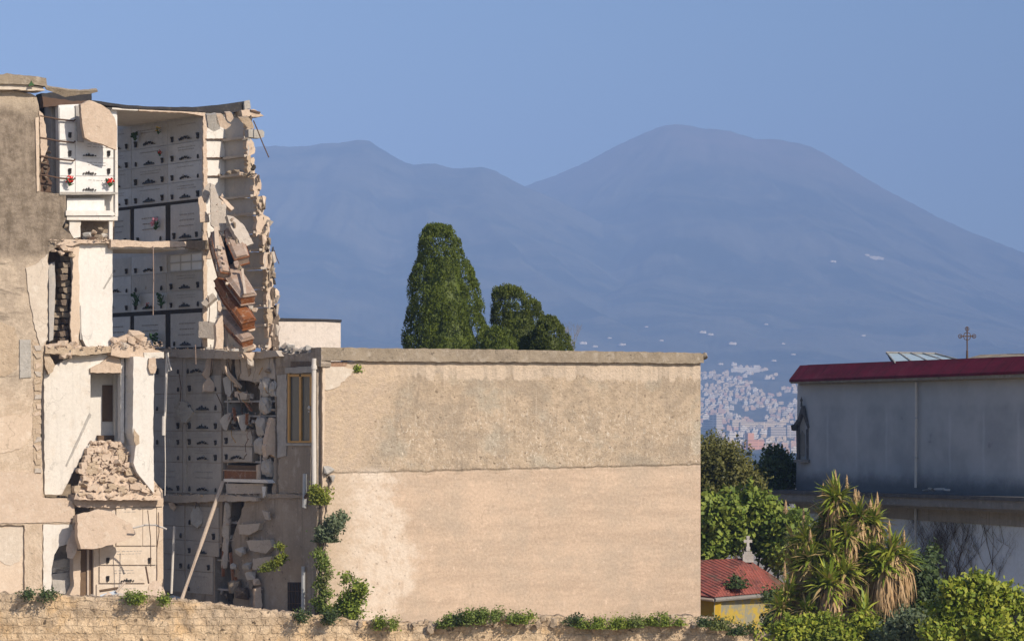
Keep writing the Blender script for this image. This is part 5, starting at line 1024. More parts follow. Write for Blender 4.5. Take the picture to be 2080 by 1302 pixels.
# shrine frame on the end wall
PE = Plane(PR.at(1622, 857, .0), Vector((-.75, -.66, 0)))
sf = thing('shrine_frame', 'pointed stone shrine frame fixed to the left end of the grey building', 'shrine frame', PE.at(1630, 936, .3))
def S_(name, pts, out, th, m): return part(name, MB().poly(PE, pts, out, th), M[m], sf)
S_('back_panel', [(1619, 866), (1629, 838), (1639, 866), (1640, 934), (1619, 934)], .2, .25, 'cellwall')
S_('niche', [(1625, 884), (1629, 874), (1635, 884), (1635, 926), (1625, 926)], .225, .03, 'ledge')
for pts in ([(1617, 866), (1621, 864), (1622, 934), (1618, 934)], [(1637, 872), (1641, 870), (1641, 934), (1638, 934)]): S_('column', pts, .34, .14, 'ledgetop')
S_('gable', [(1615, 868), (1628, 824), (1630, 824), (1643, 868), (1640, 870), (1629, 838), (1618, 870)], .38, .2, 'ledgetop')
S_('sill', [(1612, 933), (1642, 933), (1641, 940), (1614, 939)], .45, .5, 'ledge')
part('finial', MB().lathe([(.06, 0), (.03, .25), (.07, .3), (.0, .5)], PE.at(1628, 826, .3), 8), M['ledgetop'], sf)
part('corbel_head', MB().rock(PE.at(1615, 868, .4), .34, .3, .34, 24), M['tar'], sf)
part('corbel_leaf', MB().rock(PE.at(1618, 858, .4), .2, .2, .3, 18), M['ledgetop'], sf)
# ------------------------------------------------------------------ little yellow chapel
ch = thing('yellow_chapel', 'small peeling yellow chapel with a worn red tiled roof', 'chapel', P(1490, 1262, 114))
def ylw():
    t = NT('peeling_shade_toned_yellow'); n = t.noise(1.7, 5, .65); col = t.mix(t.step(n, .45, .57), (.40, .285, .05), (.235, .225, .175)); col = t.mix(t.step(t.noise(6, 4, .6), .5, .7), col, t.mix(.5, col, (.40, .30, .08))); t.bump(n, .5, .04); return t.done(col, .9)  # peeling paint; darker yellow and extra grey patches stand in for dappled tree shade
def tiles():
    t = NT('worn_red_tiles'); s = t.n('ShaderNodeSeparateXYZ'); t.put(s.inputs[0], t.pos)
    wv = t.math('ABSOLUTE', t.math('SINE', t.math('MULTIPLY', t.math('ADD', s.outputs[0], t.math('MULTIPLY', s.outputs[1], .6)), 15))); rw = t.math('FRACT', t.math('MULTIPLY', s.outputs[2], 4.2))
    col = t.mix(t.step(t.noise(1.4, 6, .75), .42, .66), (.29, .085, .065), (.15, .06, .05)); col = t.mix(t.math('MULTIPLY', t.step(t.noise(.9, 4, .6), .54, .66), .75), col, (.11, .095, .07)); col = t.mix(t.step(t.noise(9, 4, .7), .55, .75), col, (.50, .22, .17))
    t.bump(t.math('ADD', wv, t.math('MULTIPLY', rw, .6)), .9, .08); return t.done(col, .9, .15)
YM, TM = ylw(), tiles()
E1, E2, E3 = P(1400, 1190, 106), P(1448, 1213, 101.5), P(1572, 1206, 104.5)       # eave corners
apx = P(1518, 1131, 106.5); rdg = P(1380, 1142, 108.5); E4 = E3+V*4.0
E1 = E2+(rdg-apx).normalized()*0+Vector((-3.2, 3.0, 0))
mb = MB()
def tri(pts):
    nrm = (pts[1]-pts[0]).cross(pts[2]-pts[0]).normalized()
    if nrm.z < 0: nrm = -nrm
    mb.prism(pts, -nrm*.1)
apx = P(1515, 1133, 116.2); rdg = apx+Vector((-4.6, 1.2, -.05))
E3 = P(1578, 1201, 115.3); E2 = P(1451, 1212, 112.3); E1 = E2+Vector((-2.6, 2.6, .0))
tri([E2, E3, apx, rdg+(E2-rdg)*.12]); tri([E3, E3+Vector((.9, 3, 0)), apx])
part('front_slope', mb, TM, ch)
mb = MB(); top = rdg+(E2-rdg)*.12; tri([E1+Vector((0, 0, .15)), E2, top]); part('side_slope', mb, TM, ch)
dn = Vector((0, 0, -5.5)); ins = lambda p: Vector((p.x*.995+.05, p.y+.25, p.z-.12))
mb = MB(); w1, w2, w3 = ins(E1)+Vector((.3, 0, 0)), ins(E2), ins(E3)+Vector((-.3, 0, 0)); mb.prism([w2, w3, w3+dn, w2+dn], Vector((.05, .35, 0))); part('front_wall', mb, YM, ch)
mb = MB(); mb.prism([w1, w2+Vector((0, .02, 0)), w2+dn, w1+dn], Vector((.3, .2, 0))); part('side_wall', mb, rough_mat('shaded_yellow_paint', (.45, .29, .03), (.36, .23, .03), (.30, .22, .07), .9, .4, .3, 8, .1), ch)  # side wall has its own yellow with the shade put into the colour
part('eave_gutter', MB().tube([E2+Vector((0, -.05, -.12)), E3+Vector((0, -.05, -.12))], .09, 8), M['ledge'], ch)
part('rafter_ends', MB().tube([E1+Vector((0, 0, .02)), E2+Vector((0, 0, -.13))], .07, 6), M['cream'], ch)
sx_ = thing('stone_cross', 'white stone cross on a block at the top of the red tiled chapel roof', 'cross', apx+Vector((0, -.05, 0)))
c = P(1519, 1134, 116.1)
part('block', MB().box(c+UP*.02, .46, .4, .34).box(c+UP*.24, .34, .3, .12), M['shell'], sx_)
mb = MB(); mb.box(c+UP*.60, .11, .1, .62, (1, .15, 0)); mb.box(c+UP*.74, .36, .09, .12, (1, .15, 0)); mb.box(c+UP*.91, .14, .11, .1, (1, .15, 0)); mb.box(c+UP*.42, .17, .15, .18, (1, .15, 0)); part('cross_body', mb, M['shell'], sx_)
# ------------------------------------------------------------------ foreground tuff wall
def tuff_mat():
    t = NT('coursed_tuff_blocks'); sx = t.n('ShaderNodeSeparateXYZ'); t.put(sx.inputs[0], t.pos); cv = t.n('ShaderNodeCombineXYZ')
    w = t.math('MULTIPLY', t.math('SUBTRACT', t.noise(1.9, 5, .65), .5), .5)
    t.put(cv.inputs[0], t.math('ADD', sx.outputs[0], w)); t.put(cv.inputs[1], t.math('ADD', sx.outputs[2], t.math('MULTIPLY', w, .6)))
    b = t.n('ShaderNodeTexBrick'); t.put(b.inputs['Vector'], cv.outputs[0]); b.inputs['Scale'].default_value = 1; b.inputs['Brick Width'].default_value = .40; b.inputs['Row Height'].default_value = .27
    b.inputs['Mortar Size'].default_value = .03; b.inputs['Mortar Smooth'].default_value = .5; b.inputs['Color1'].default_value = (.66, .49, .31, 1); b.inputs['Color2'].default_value = (.74, .58, .40, 1); b.inputs['Mortar'].default_value = (.42, .31, .20, 1)
    n = t.noise(1.1, 6, .7); n2 = t.noise(7, 5, .75); zz = t.math('ADD', sx.outputs[2], t.math('MULTIPLY', t.math('SUBTRACT', n, .5), 1.2))
    lim = t.math('SUBTRACT', .95, t.math('MULTIPLY', t.math('ADD', sx.outputs[0], 17.), .042))
    col = t.mix(t.math('ADD', .55, t.math('MULTIPLY', t.step(n, .30, .52), .43)), b.outputs[0], t.mix(t.step(t.noise(2.6, 5, .7), .4, .6), (.62, .46, .295), (.78, .60, .40))); col = t.mix(t.math('MULTIPLY', t.step(t.math('SUBTRACT', zz, lim), -.75, .15), .5), col, (.47, .38, .285))
    col = t.mix(t.math('MULTIPLY', t.step(t.noise(.8, 5, .6), .52, .64), .55), col, (.74, .50, .26)); col = t.mix(t.math('MULTIPLY', t.step(t.noise(3.3, 3, .5), .65, .70), .85), col, (.10, .075, .05)); col = t.mix(t.math('MULTIPLY', t.step(t.noise(6.5, 3, .5), .62, .68), .6), col, (.20, .15, .10))
    col = t.mix(t.math('MULTIPLY', t.step(t.noise(2.2, 6, .75), .54, .68), .55), col, (.27, .20, .135)); col = t.mix(.85, col, t.mix(1.0, col, t.mix(n2, (.5, .49, .48), (1.5, 1.47, 1.44)), 'MULTIPLY'))
    t.bump(t.math('ADD', t.math('MULTIPLY', b.outputs[1], -.7), t.math('ADD', n2, t.math('MULTIPLY', n, .8))), .95, .10); return t.done(col, .95, .1)
FTOP = [(-260, 1196), (-60, 1203), (0, 1206), (60, 1208), (130, 1210), (200, 1214), (260, 1212), (330, 1216), (400, 1222), (470, 1232), (540, 1240), (600, 1246), (640, 1252), (700, 1257), (760, 1262), (830, 1268), (880, 1266), (920, 1258), (980, 1250), (1060, 1250), (1150, 1254), (1220, 1262), (1300, 1258), (1380, 1252), (1430, 1254), (1480, 1264), (1540, 1282), (1640, 1310)]
def ftop(x): return float(np.interp(x, [p[0] for p in FTOP], [p[1] for p in FTOP]))
def fore_wall():
    xs = np.arange(-260, 1645, 5.0); ny = 26; v = []; nx = len(xs)
    for j in range(ny):
        for x in xs:
            top = ftop(x)+2.2*(fbm(np.array([x/9.]), np.array([2.]), 3, 8)[0]-.5)*2
            f = j/(ny-1); y = top+(1560-top)*f**1.6
            n = fbm(np.array([x/26.]), np.array([y/19.]), 4, 61)[0]-.5; n2 = vnoise(np.array([x/23.5+(int((y)/16) % 2)*.5]), np.array([y/16.]), 5)[0]-.5
            v.append(tuple(PF.at(x, y, n*.34+n2*.06)))
    base = len(v); v2 = [tuple(Vector(v[i])+Vector((0, .75, (fbm(np.array([xs[i]/12.]), np.array([9.]), 3, 5)[0]-.5)*.2))) for i in range(nx)]
    v3 = [(p[0], p[1], -6.6) for p in v2]
    q = [(j*nx+i, (j+1)*nx+i, (j+1)*nx+i+1, j*nx+i+1) for j in range(ny-1) for i in range(nx-1)]
    q += [(i, i+1, base+i+1, base+i) for i in range(nx-1)]+[(base+i, base+i+1, base+nx+i+1, base+nx+i) for i in range(nx-1)]
    o = np_mesh('tuff_wall', np.array(v+v2+v3), np.array(q), tuff_mat()); tag(o, 'rough old wall of coursed yellow tuff blocks along the foreground', 'wall')
fore_wall()
RS = random.Random(9)
for k in range(64):
    x = RS.uniform(860, 1520) if k < 50 else RS.uniform(630, 860); y = ftop(x)-RS.uniform(-16, 5)*(1 if k < 50 else .3); s = RS.uniform(.16, .36)
    o = single('tuff_stone', MB().rock(PF.at(x, y+3, .22-RS.random()*.45), s*.85, s*.7, s*1.15, 18, Matrix.Rotation(RS.uniform(-.4, .4), 3, 'Y')), M['stone'], 'rough tuff stone among the weeds on the crumbling crest below the long plaster wall' if k < 50 else 'small pale stone on the wall crest below the peeled plaster', 'stone', 'loose tuff stones on the foreground wall' if k < 50 else 'small stones on the wall crest')
for k in range(16):
    x = 345+k*18+RS.uniform(-6, 6); s = RS.uniform(.16, .34)
    single('tuff_stone', MB().rock(PF.at(x, ftop(x)+1, -.25), s, s*.8, s*.7, 18), M['stone'], 'pale tuff stone on the wall crest in front of the shaded tomb block', 'stone', 'stones on the crest before the tomb block')
# ------------------------------------------------------------------ vegetation
def leaves_mesh(name, cen, dirs, size, mat, parent=None, aspect=.45, seed=0, hint=None):
    """one rhombic leaf per row: cen (n,3), dirs (n,3) long axis, size (n,)"""
    r = np.random.default_rng(seed); n = len(cen); d = dirs/np.linalg.norm(dirs, axis=1, keepdims=True)
    s = np.cross(d, r.normal(size=(n, 3)) if hint is None else hint+r.normal(size=(n, 3))*.55); s /= np.linalg.norm(s, axis=1, keepdims=True); L = size[:, None]
    nr = np.cross(d, s)
    v = np.stack([cen-d*L*.5, cen+s*L*aspect*.5+nr*L*.08, cen+d*L*.5, cen-s*L*aspect*.5+nr*L*.08], 1).reshape(-1, 3)
    return np_mesh(name, v, np.arange(4*n).reshape(n, 4), mat, parent)
def rnd_dirs(r, n): 
    d = r.normal(size=(n, 3)); return d/np.linalg.norm(d, axis=1, keepdims=True)
LM = {
 'cypress': leafy('cypress_scales', (.070, .100, .014), (.125, .155, .022), (.042, .062, .010), .06, 1.4),
 'thuja': leafy('thuja_scales', (.062, .085, .013), (.112, .132, .022), (.038, .053, .010), .06, 1.4),
 'olive': leafy('olive_leaves', (.095, .098, .026), (.15, .138, .034), (.055, .062, .018), .12, .9),
 'dark': leafy('dark_leaves', (0.041, 0.068, 0.024), (0.081, 0.115, 0.035), (0.027, 0.046, 0.019), .15, .9),
 'fig': leafy('bright_leaves', (.125, .185, .026), (.25, .29, .045), (.065, .105, .018), .14, .8),
 'lime': leafy('yellow_green_leaves', (.15, .21, .016), (.34, .35, .045), (.075, .12, .012), .14, .9),
 'grey': leafy('grey_green_leaves', (0.111, 0.150, 0.081), (0.169, 0.195, 0.111), (0.078, 0.104, 0.058), .2, .9),
 'yucca': leafy('yucca_blades', (.18, .255, .03), (.38, .40, .06), (.12, .17, .025), .2, 1.0, .45, .2),
 'dead': leafy('dead_blades', (.42, .27, .135), (.56, .39, .22), (.30, .185, .095), .15, 1.5, .8),
 'weed': leafy('weed_leaves', (0.111, 0.163, 0.033), (0.195, 0.247, 0.052), (0.156, 0.143, 0.065), .2, 1.0),
 'ivy': leafy('yellowish_ivy', (0.156, 0.204, 0.030), (0.288, 0.288, 0.048), (0.120, 0.144, 0.036), .25, 1.0),
}
def conifer(name, label, prof, Y, mat, ntuft, seed, cat='tree', lean=0.0):
    """prof: rows (py, left px, right px) of the crown outline"""
    r = np.random.default_rng(seed); pr = np.array(prof, float); ys = pr[:, 0]
    x0, x1 = (pr[:, 1].min()+pr[:, 2].max())/2, 0
    base = P((pr[-1, 1]+pr[-1, 2])/2, 857, Y); base.z = 0
    t = thing(name, label, cat, base)
    part('trunk', MB().tube([Vector((base.x, base.y, -.4)), Vector((base.x, base.y, 2)), P((pr[len(pr)//2, 1]+pr[len(pr)//2, 2])/2, ys[len(pr)//2], Y)], .38, 10, .12), M['bark'], t)
    h = ys.max()-ys.min(); py = ys.min()+h*r.random(ntuft*2)**.85
    l = np.interp(py, ys, pr[:, 1]); w = np.interp(py, ys, pr[:, 2])-l
    keep = r.random(len(py)) < w/w.max()*1.1+.12; py, l, w = py[keep], l[keep], w[keep]
    ang = r.random(len(py))*2*np.pi; 
    bump = .86+.22*fbm(ang*1.6+7, py/26., 3, seed); rad = w/2*bump*np.clip(r.normal(.90, .05, len(py)), .74, .96)
    cap = r.random(len(py)) < .05; py = np.where(cap, ys.min()+1+r.random(len(py))*9, py); l = np.interp(py, ys, pr[:, 1]); w = np.interp(py, ys, pr[:, 2])-l; rad = np.where(cap, w/2*r.random(len(py))**.5, np.minimum(rad*1.12, w/2*1.06)); py = py+9*np.exp(-(py-ys.min())/18.)
    cxp = l+w/2; sc = Y/F
    c = np.stack([(cxp-CX)*sc+np.cos(ang)*rad*sc, Y+np.sin(ang)*rad*sc, ZC+(HY-py)*sc], 1)
    out = np.stack([np.cos(ang), np.sin(ang), np.full_like(ang, .9)], 1)
    n = len(py); k = 52; rx = r.uniform(.12, .23, n); rz = rx*r.uniform(1.2, 1.9, n); ax = np.array([.0, .0, 1.0])
    q = rnd_dirs(r, n*k); o_ = np.repeat(out, k, 0); fl = (q*o_).sum(1) < -.15; q[fl] = -q[fl]
    cc = np.repeat(c-out*np.array([.12, .12, 0]), k, 0)+q*np.stack([np.repeat(rx, k), np.repeat(rx, k), np.repeat(rz, k)], 1)*r.uniform(.8, 1.05, (n*k, 1))
    dd = q*.6+np.array([0, 0, .9])+r.normal(size=(n*k, 3))*.3
    leaves_mesh('crown', cc, dd, r.uniform(.06, .125, n*k), LM[mat], t, .5, seed, q*1.3)
    # dense inner foliage
    m2 = 26*60; a = np.repeat(np.linspace(ys.min()+h*.09, ys.max(), 26), 60); an = np.tile(np.linspace(0, 2*np.pi, 60, endpoint=False), 26)
    L2 = np.interp(a, ys, pr[:, 1]); W2 = np.interp(a, ys, pr[:, 2])-L2; R2 = W2/2*.62*(.86+.22*fbm(an*1.6+7, a/26., 3, seed))
    v = np.stack([(L2+W2/2-CX)*sc+np.cos(an)*R2*sc, Y+np.sin(an)*R2*sc, ZC+(HY-a)*sc], 1)
    q = np.array([(j*60+i, j*60+(i+1) % 60, (j+1)*60+(i+1) % 60, (j+1)*60+i) for j in range(25) for i in range(60)])
    np_mesh('inner_foliage', v, q, LM[mat], t, True)
    return t
conifer('cypress_tree', 'tall broad green cypress with a blunt top behind the long wall', [(459, 868, 896), (466, 858, 920), (480, 852, 932), (500, 851, 937), (530, 850, 944), (545, 838, 957), (565, 834, 962), (600, 832, 973), (640, 828, 985), (680, 821, 996), (712, 815, 1003), (790, 812, 1010), (1000, 815, 1005), (1180, 840, 980)], 125, 'cypress', 1750, 3)
conifer('thuja_tree', 'shorter rounded dark conifer just right of the tall cypress', [(583, 1012, 1050), (590, 1002, 1062), (600, 999, 1075), (614, 997, 1096), (640, 998, 1104), (660, 1000, 1108), (700, 1002, 1118), (760, 1000, 1120), (1000, 1005, 1110), (1150, 1020, 1100)], 126, 'thuja', 1050, 5)
conifer('thuja_tree', 'low sloping dark conifer at the right end of the conifer group', [(643, 1100, 1118), (650, 1092, 1134), (665, 1085, 1146), (685, 1080, 1156), (705, 1078, 1163), (760, 1080, 1166), (1000, 1090, 1160), (1120, 1100, 1150)], 124, 'thuja', 620, 7)
conifer('thuja_bush', 'small bright conifer bush peeping over the coping between the two taller conifers', [(664, 1000, 1018), (672, 988, 1034), (690, 978, 1044), (712, 974, 1050), (800, 974, 1050), (1000, 990, 1040)], 122.5, 'cypress', 330, 9, 'bush')
def branchy(name, label, root, seed, lv, ln, rad, mat, cat='tree', spread=.55, up=.5, group=None, n0=5):
    R = random.Random(seed); t = thing(name, label, cat, root, group); mb = MB()
    def go(p, d, L, r, k):
        q = p+d*L*.5+Vector((R.uniform(-.05, .05), R.uniform(-.05, .05), 0))*L; e = q+(d+Vector((R.uniform(-.2, .2), R.uniform(-.2, .2), R.uniform(-.05, .2)))).normalized()*L*.5
        mb.tube([p, q, e], r, 5, r*.6)
        if k:
            for _ in range(R.choice((2, 3))): go(e, (d+Vector((R.uniform(-1, 1), R.uniform(-1, 1), R.uniform(-.2, .6)))*spread+UP*up*.2).normalized(), L*R.uniform(.6, .85), r*.55, k-1)
    for _ in range(n0): go(root, Vector((R.uniform(-.6, .6), R.uniform(-.4, .4), 1)).normalized(), ln, rad, lv)
    part('branches', mb, M[mat], t); return t
branchy('bare_tree', 'thin leafless tree with fine twigs right of the conifers', P(1166, 722, 128), 4, 4, .52, .022, 'barkpale', n0=3)
def broadleaf(name, label, lobes, Y, mat, n, size, seed, cat='tree', trunk=None, root=None, group=None, aspect=.55, clump=14, spread=.16, depth=1.0, hang=0.0, limbs=True, bark='bark', gap=.42):
    """lobes: (px, py, radius px) ellipsoid centres; clumps of leaves through each lobe's outer volume"""
    r = np.random.default_rng(seed); sc = Y/F; lb = np.array(lobes, float)
    c = P(lb[:, 0].mean(), 857, Y); bot = P(0, lb[:, 1].max()+lb[-1, 2], Y).z
    rt = Vector(root) if root else Vector((c.x, Y, min(bot, 0) if trunk is None else trunk))
    t = thing(name, label, cat, rt, group)
    area = lb[:, 2]**2; pick = r.choice(len(lb), n, p=area/area.sum()); L = lb[pick]
    d = rnd_dirs(r, n); rr = L[:, 2:3]*sc*(.42+.72*r.random((n, 1))**.7)
    off = (r.random((n, 1))-.5)*L[:, 2:3]*sc*.2
    cen = np.stack([(L[:, 0]-CX)*sc, Y+(pick*7919 % 13-6)/6.0*.5*depth, ZC+(HY-L[:, 1])*sc], 1)+d*rr*np.array([1, depth, .92])+off
    gn = fbm(cen[:, 0]*1.5+cen[:, 1]*.9+seed, cen[:, 2]*1.7, 3, seed); ok = gn > (gap if n > 250 else 0); cen, d = cen[ok], d[ok]; n = len(cen)
    k = clump; cc = np.repeat(cen, k, 0)+r.normal(size=(n*k, 3))*spread; dd = np.repeat(d, k, 0)*.6+r.normal(size=(n*k, 3))*.8; dd[:, 2] -= hang
    ns = max(5, n//26); pk = r.integers(0, n, ns); sd = d[pk]*np.array([1, 1, .6])+np.array([0, 0, .75])+r.normal(size=(ns, 3))*.35; sd /= np.linalg.norm(sd, axis=1, keepdims=True)
    mlen = np.clip(lb[:, 2].mean()*sc*r.uniform(.45, 1.15, ns), size, 1.1); kk = 13; tt = np.tile(np.linspace(.1, 1, kk), ns)[:, None]*np.repeat(mlen, kk)[:, None]
    sp = np.repeat(cen[pk], kk, 0)+np.repeat(sd, kk, 0)*tt+r.normal(size=(ns*kk, 3))*size*.35*(1.15-np.tile(np.linspace(.1, 1, kk), ns)[:, None]*.7); sp[:, 2] -= .10*(tt[:, 0]/1.0)**2
    sdd = np.repeat(sd, kk, 0)*.7+r.normal(size=(ns*kk, 3))*.75
    cc = np.concatenate([cc, sp]); dd = np.concatenate([dd, sdd]); dh = np.concatenate([np.repeat(d, k, 0), np.repeat(sd, kk, 0)])
    cc[:, 2] = np.maximum(cc[:, 2], rt.z+.02)
    leaves_mesh('crown', cc, dd, r.uniform(size*.65, size*1.35, len(cc)), LM[mat], t, aspect, seed, dh*.7+np.array([.25, -.25, .6]))
    mb = MB(); hub = Vector((rt.x, rt.y, rt.z+(c.z*0+(ZC+(HY-lb[:, 1].max())*sc-rt.z))*.55)); tr = max(.03, .018*lb[:, 2].max()*sc*3)
    if limbs:
        mb.tube([rt-UP*.15, (rt+hub)/2+Vector((.04, 0, 0)), hub], tr*1.6, 8, tr)
        for i, (x, y, q) in enumerate(lobes):
            e = Vector(((x-CX)*sc, Y+(i*7919 % 13-6)/6.0*.5*depth, ZC+(HY-y)*sc)); mb.tube([hub, (hub+e)/2+UP*.1, e], tr, 6, tr*.35)
        part('trunk', mb, M[bark], t)
    return t
broadleaf('olive_tree', 'large dull olive-green tree right behind the end of the long wall', [(1445, 925, 42), (1478, 950, 46), (1440, 975, 50), (1505, 985, 44), (1470, 1015, 50), (1530, 1020, 34), (1430, 1020, 40)], 121.5, 'olive', 2400, .16, 12, depth=1.3, trunk=-.3)
broadleaf('dark_tree', 'dark loose-leaved tree standing left of the shrine frame', [(1572, 934, 22), (1592, 950, 24), (1556, 958, 22), (1585, 975, 28), (1608, 965, 20), (1548, 985, 22), (1602, 990, 24), (1575, 1005, 30)], 133.5, 'dark', 900, .2, 14, depth=1.0, trunk=-.5)
broadleaf('fig_tree', 'broad bright green leafy tree behind the chapel roof', [(1440, 1040, 36), (1480, 1025, 30), (1520, 1032, 34), (1560, 1046, 32), (1455, 1075, 44), (1505, 1075, 44), (1555, 1080, 40), (1598, 1072, 32), (1618, 1096, 32), (1585, 1110, 42), (1440, 1110, 36), (1622, 1062, 18)], 118, 'fig', 2300, .24, 16, depth=1.2, trunk=-2.2, aspect=.7)
branchy('bare_branches', 'pale dead branches rising behind the right end of the chapel roof', P(1576, 1165, 118.5), 12, 2, .42, .05, 'barkpale', 'dead branch', n0=2)
# yucca with many heads
yr = P(1700, 1300, 99); yr.z = -2.3
yu = thing('yucca_plant', 'huge many-headed yucca with bright green blades and shaggy tan dead leaves', 'yucca', yr)
heads = [(1700, 1000, 54, 98.8, .9), (1742, 1036, 48, 98.4, .7), (1775, 1048, 50, 98.8, .9), (1680, 1042, 46, 99.4, .6), (1722, 1072, 48, 98.2, .8), (1640, 1085, 46, 99.2, 1.1), (1612, 1092, 40, 99.8, .6), (1650, 1125, 50, 98.4, 1.2), (1622, 1135, 44, 98.9, .8), (1690, 1110, 46, 98.0, .6), (1716, 1150, 50, 97.6, .5), (1685, 1170, 54, 97.2, 1.7), (1664, 1168, 44, 97.9, 1.0), (1770, 1120, 50, 98.4, 1.3), (1812, 1108, 52, 98.0, 1.6), (1835, 1118, 46, 98.6, 1.4), (1795, 1138, 50, 97.8, 1.5), (1752, 1145, 46, 98.6, 1.5), (1602, 1195, 46, 98.2, .8), (1590, 1220, 44, 97.8, .7), (1755, 1232, 48, 96.8, .5), (1640, 1225, 42, 97.4, .5), (1700, 1060, 42, 99.2, 1.0), (1760, 1085, 42, 99.0, 1.0), (1730, 1108, 44, 99.8, 1.0), (1668, 1072, 42, 100.0, 1.0), (1630, 1122, 44, 100, 1.0), (1705, 1090, 44, 99.9, 1.0), (1655, 1190, 44, 99.4, 1.0), (1720, 1205, 44, 99.2, .8), (1625, 1170, 42, 99.6, 1.0), (1752, 1180, 44, 99.4, 1.0), (1785, 1085, 42, 99.8, 1.0)]
def rosette(i, px, py, rp, Y, skirt):
    r = np.random.default_rng(100+i); sc = Y/F; c = np.array(P(px, py+9, Y)); n = 165; L0 = rp*sc*.98
    az = r.random(n)*2*np.pi; el = np.radians(r.uniform(-18, 84, n)); L = L0*r.uniform(.6, 1.25, n); V_ = []; Q = []
    for k in range(n):
        d = np.array([math.cos(az[k])*math.cos(el[k]), math.sin(az[k])*math.cos(el[k]), math.sin(el[k])]); s = np.array([-math.sin(az[k]), math.cos(az[k]), r.normal()*.3]); w = L0*.058
        b = len(V_); p = c+np.array([r.normal()*.05, r.normal()*.05, -.5*r.random()**1.5]); ds = d.copy()
        for j, ww in enumerate((.7, 1.0, .75, .06)):
            V_ += [p-s*w*ww, p+s*w*ww]; p = p+ds*L[k]/3; ds = ds-np.array([0, 0, .20+.22*r.random()]); ds /= np.linalg.norm(ds)
        for j in range(3): Q.append((b+2*j, b+2*j+1, b+2*j+3, b+2*j+2))
    o = np_mesh('rosette', np.array(V_), np.array(Q), LM['yucca'], yu)
    m = int(130*skirt)+24; V_ = []; Q = []
    for k in range(m):
        a = r.random()*2*np.pi; rad = L0*(.10+.22*r.random()); p = c+np.array([math.cos(a)*rad, math.sin(a)*rad, -.1-r.random()*skirt*.6]); ln = r.uniform(.35, .8)*(.75+skirt*.6); s = np.array([-math.sin(a), math.cos(a), 0])*r.uniform(.018, .034); b = len(V_); ds = np.array([math.cos(a)*.35, math.sin(a)*.35, -.9])+r.normal(size=3)*.12
        for j, ww in enumerate((.8, 1, .7, .15)):
            V_ += [p-s*ww, p+s*ww]; p = p+ds*ln/3; ds = ds*np.array([.4, .4, 1])+r.normal(size=3)*.1; ds /= np.linalg.norm(ds)
        for j in range(3): Q.append((b+2*j, b+2*j+1, b+2*j+3, b+2*j+2))
    np_mesh('dead_leaves', np.array(V_), np.array(Q), LM['dead'], o)
    mid = (yr+Vector(c))/2+Vector((r.normal()*.25, r.normal()*.2, -.35)); part('stem', MB().tube([yr+Vector((r.normal()*.2, r.normal()*.15, -.2)), mid, Vector(c)-UP*.25, Vector(c)], .085, 7, .05), M['barkpale'], yu)
for i, h in enumerate(heads): rosette(i, *h)
for px, py, hh, Y in ((1697, 984, 34, 98.8), (1720, 992, 32, 98.9), (1672, 1006, 30, 99.3), (1736, 1012, 26, 98.4), (1782, 1022, 28, 98.8), (1768, 1026, 18, 98.5), (1596, 1036, 26, 99.8), (1632, 1062, 34, 99.2), (1670, 1082, 32, 99.4), (1806, 1076, 26, 98.6), (1836, 1096, 26, 98.4), (1594, 1170, 34, 98.2), (1744, 1010, 20, 98.5), (1646, 1098, 28, 98.3), (1820, 1104, 18, 98)):
    b = P(px, py+8, Y); sc = Y/F; mb = MB(); mb.lathe([(.02, 0), (.045, hh*sc*.25), (.05, hh*sc*.55), (.03, hh*sc*.9), (.005, hh*sc*1.15)], b, 7)
    R = random.Random(px)
    for _ in range(26):
        z = R.uniform(.1, 1.0)*hh*sc; a = R.uniform(0, 6.28); q = b+Vector((math.cos(a)*.07*(1.2-z/hh/sc), math.sin(a)*.07*(1.2-z/hh/sc), z)); mb.rock(q, .06, .05, .05, 8, None, R)
    part('flower_stalk', mb, LM['dead'] if 0 else plain('dry_flower_stalk%d' % px, (.40, .27, .15), .85, .1, 0, .35, 20), yu)
broadleaf('dark_bush', 'dark green bush in the shade below the grey building, right of the yucca', [(1868, 1150, 30), (1850, 1185, 34), (1880, 1205, 34), (1830, 1215, 34), (1862, 1245, 40), (1815, 1265, 40), (1890, 1130, 18), (1840, 1270, 40)], 103.5, 'dark', 1500, .2, 21, 'bush', depth=1.0, trunk=-2.3)
broadleaf('lime_bush', 'bright yellow-green leafy bush filling the bottom right corner', [(1934, 1192, 17), (1985, 1190, 26), (1950, 1225, 32), (2012, 1216, 30), (1965, 1262, 44), (2030, 1246, 38), (2066, 1236, 26), (1915, 1290, 36), (2000, 1298, 48), (2060, 1292, 46), (2110, 1280, 46), (1915, 1240, 16)], 90, 'lime', 2000, .19, 23, 'bush', depth=1.1, trunk=-5.3, aspect=.6)
broadleaf('grey_bush', 'dusty grey-green bush beside the bright corner bush', [(1842, 1262, 20), (1870, 1275, 24), (1815, 1282, 22), (1850, 1300, 30), (1895, 1290, 22), (1800, 1305, 24)], 93, 'grey', 800, .15, 25, 'bush', depth=1.0, trunk=-5.3)
broadleaf('green_bush', 'fresh green bush across the foot of the yucca', [(1562, 1296, 22), (1606, 1284, 24), (1650, 1290, 22), (1690, 1276, 26), (1728, 1288, 22), (1758, 1282, 24), (1630, 1305, 34), (1700, 1308, 36), (1560, 1310, 30)], 93.5, 'lime', 1500, .18, 27, 'bush', depth=.9, trunk=-5.3)
broadleaf('dark_shrub', 'dark tangled shrub hiding the right wall of the yellow chapel', [(1572, 1222, 22), (1586, 1240, 26), (1566, 1252, 18), (1604, 1262, 28), (1580, 1270, 22)], 108, 'dark', 800, .17, 29, 'shrub', depth=.8, trunk=-2.3)
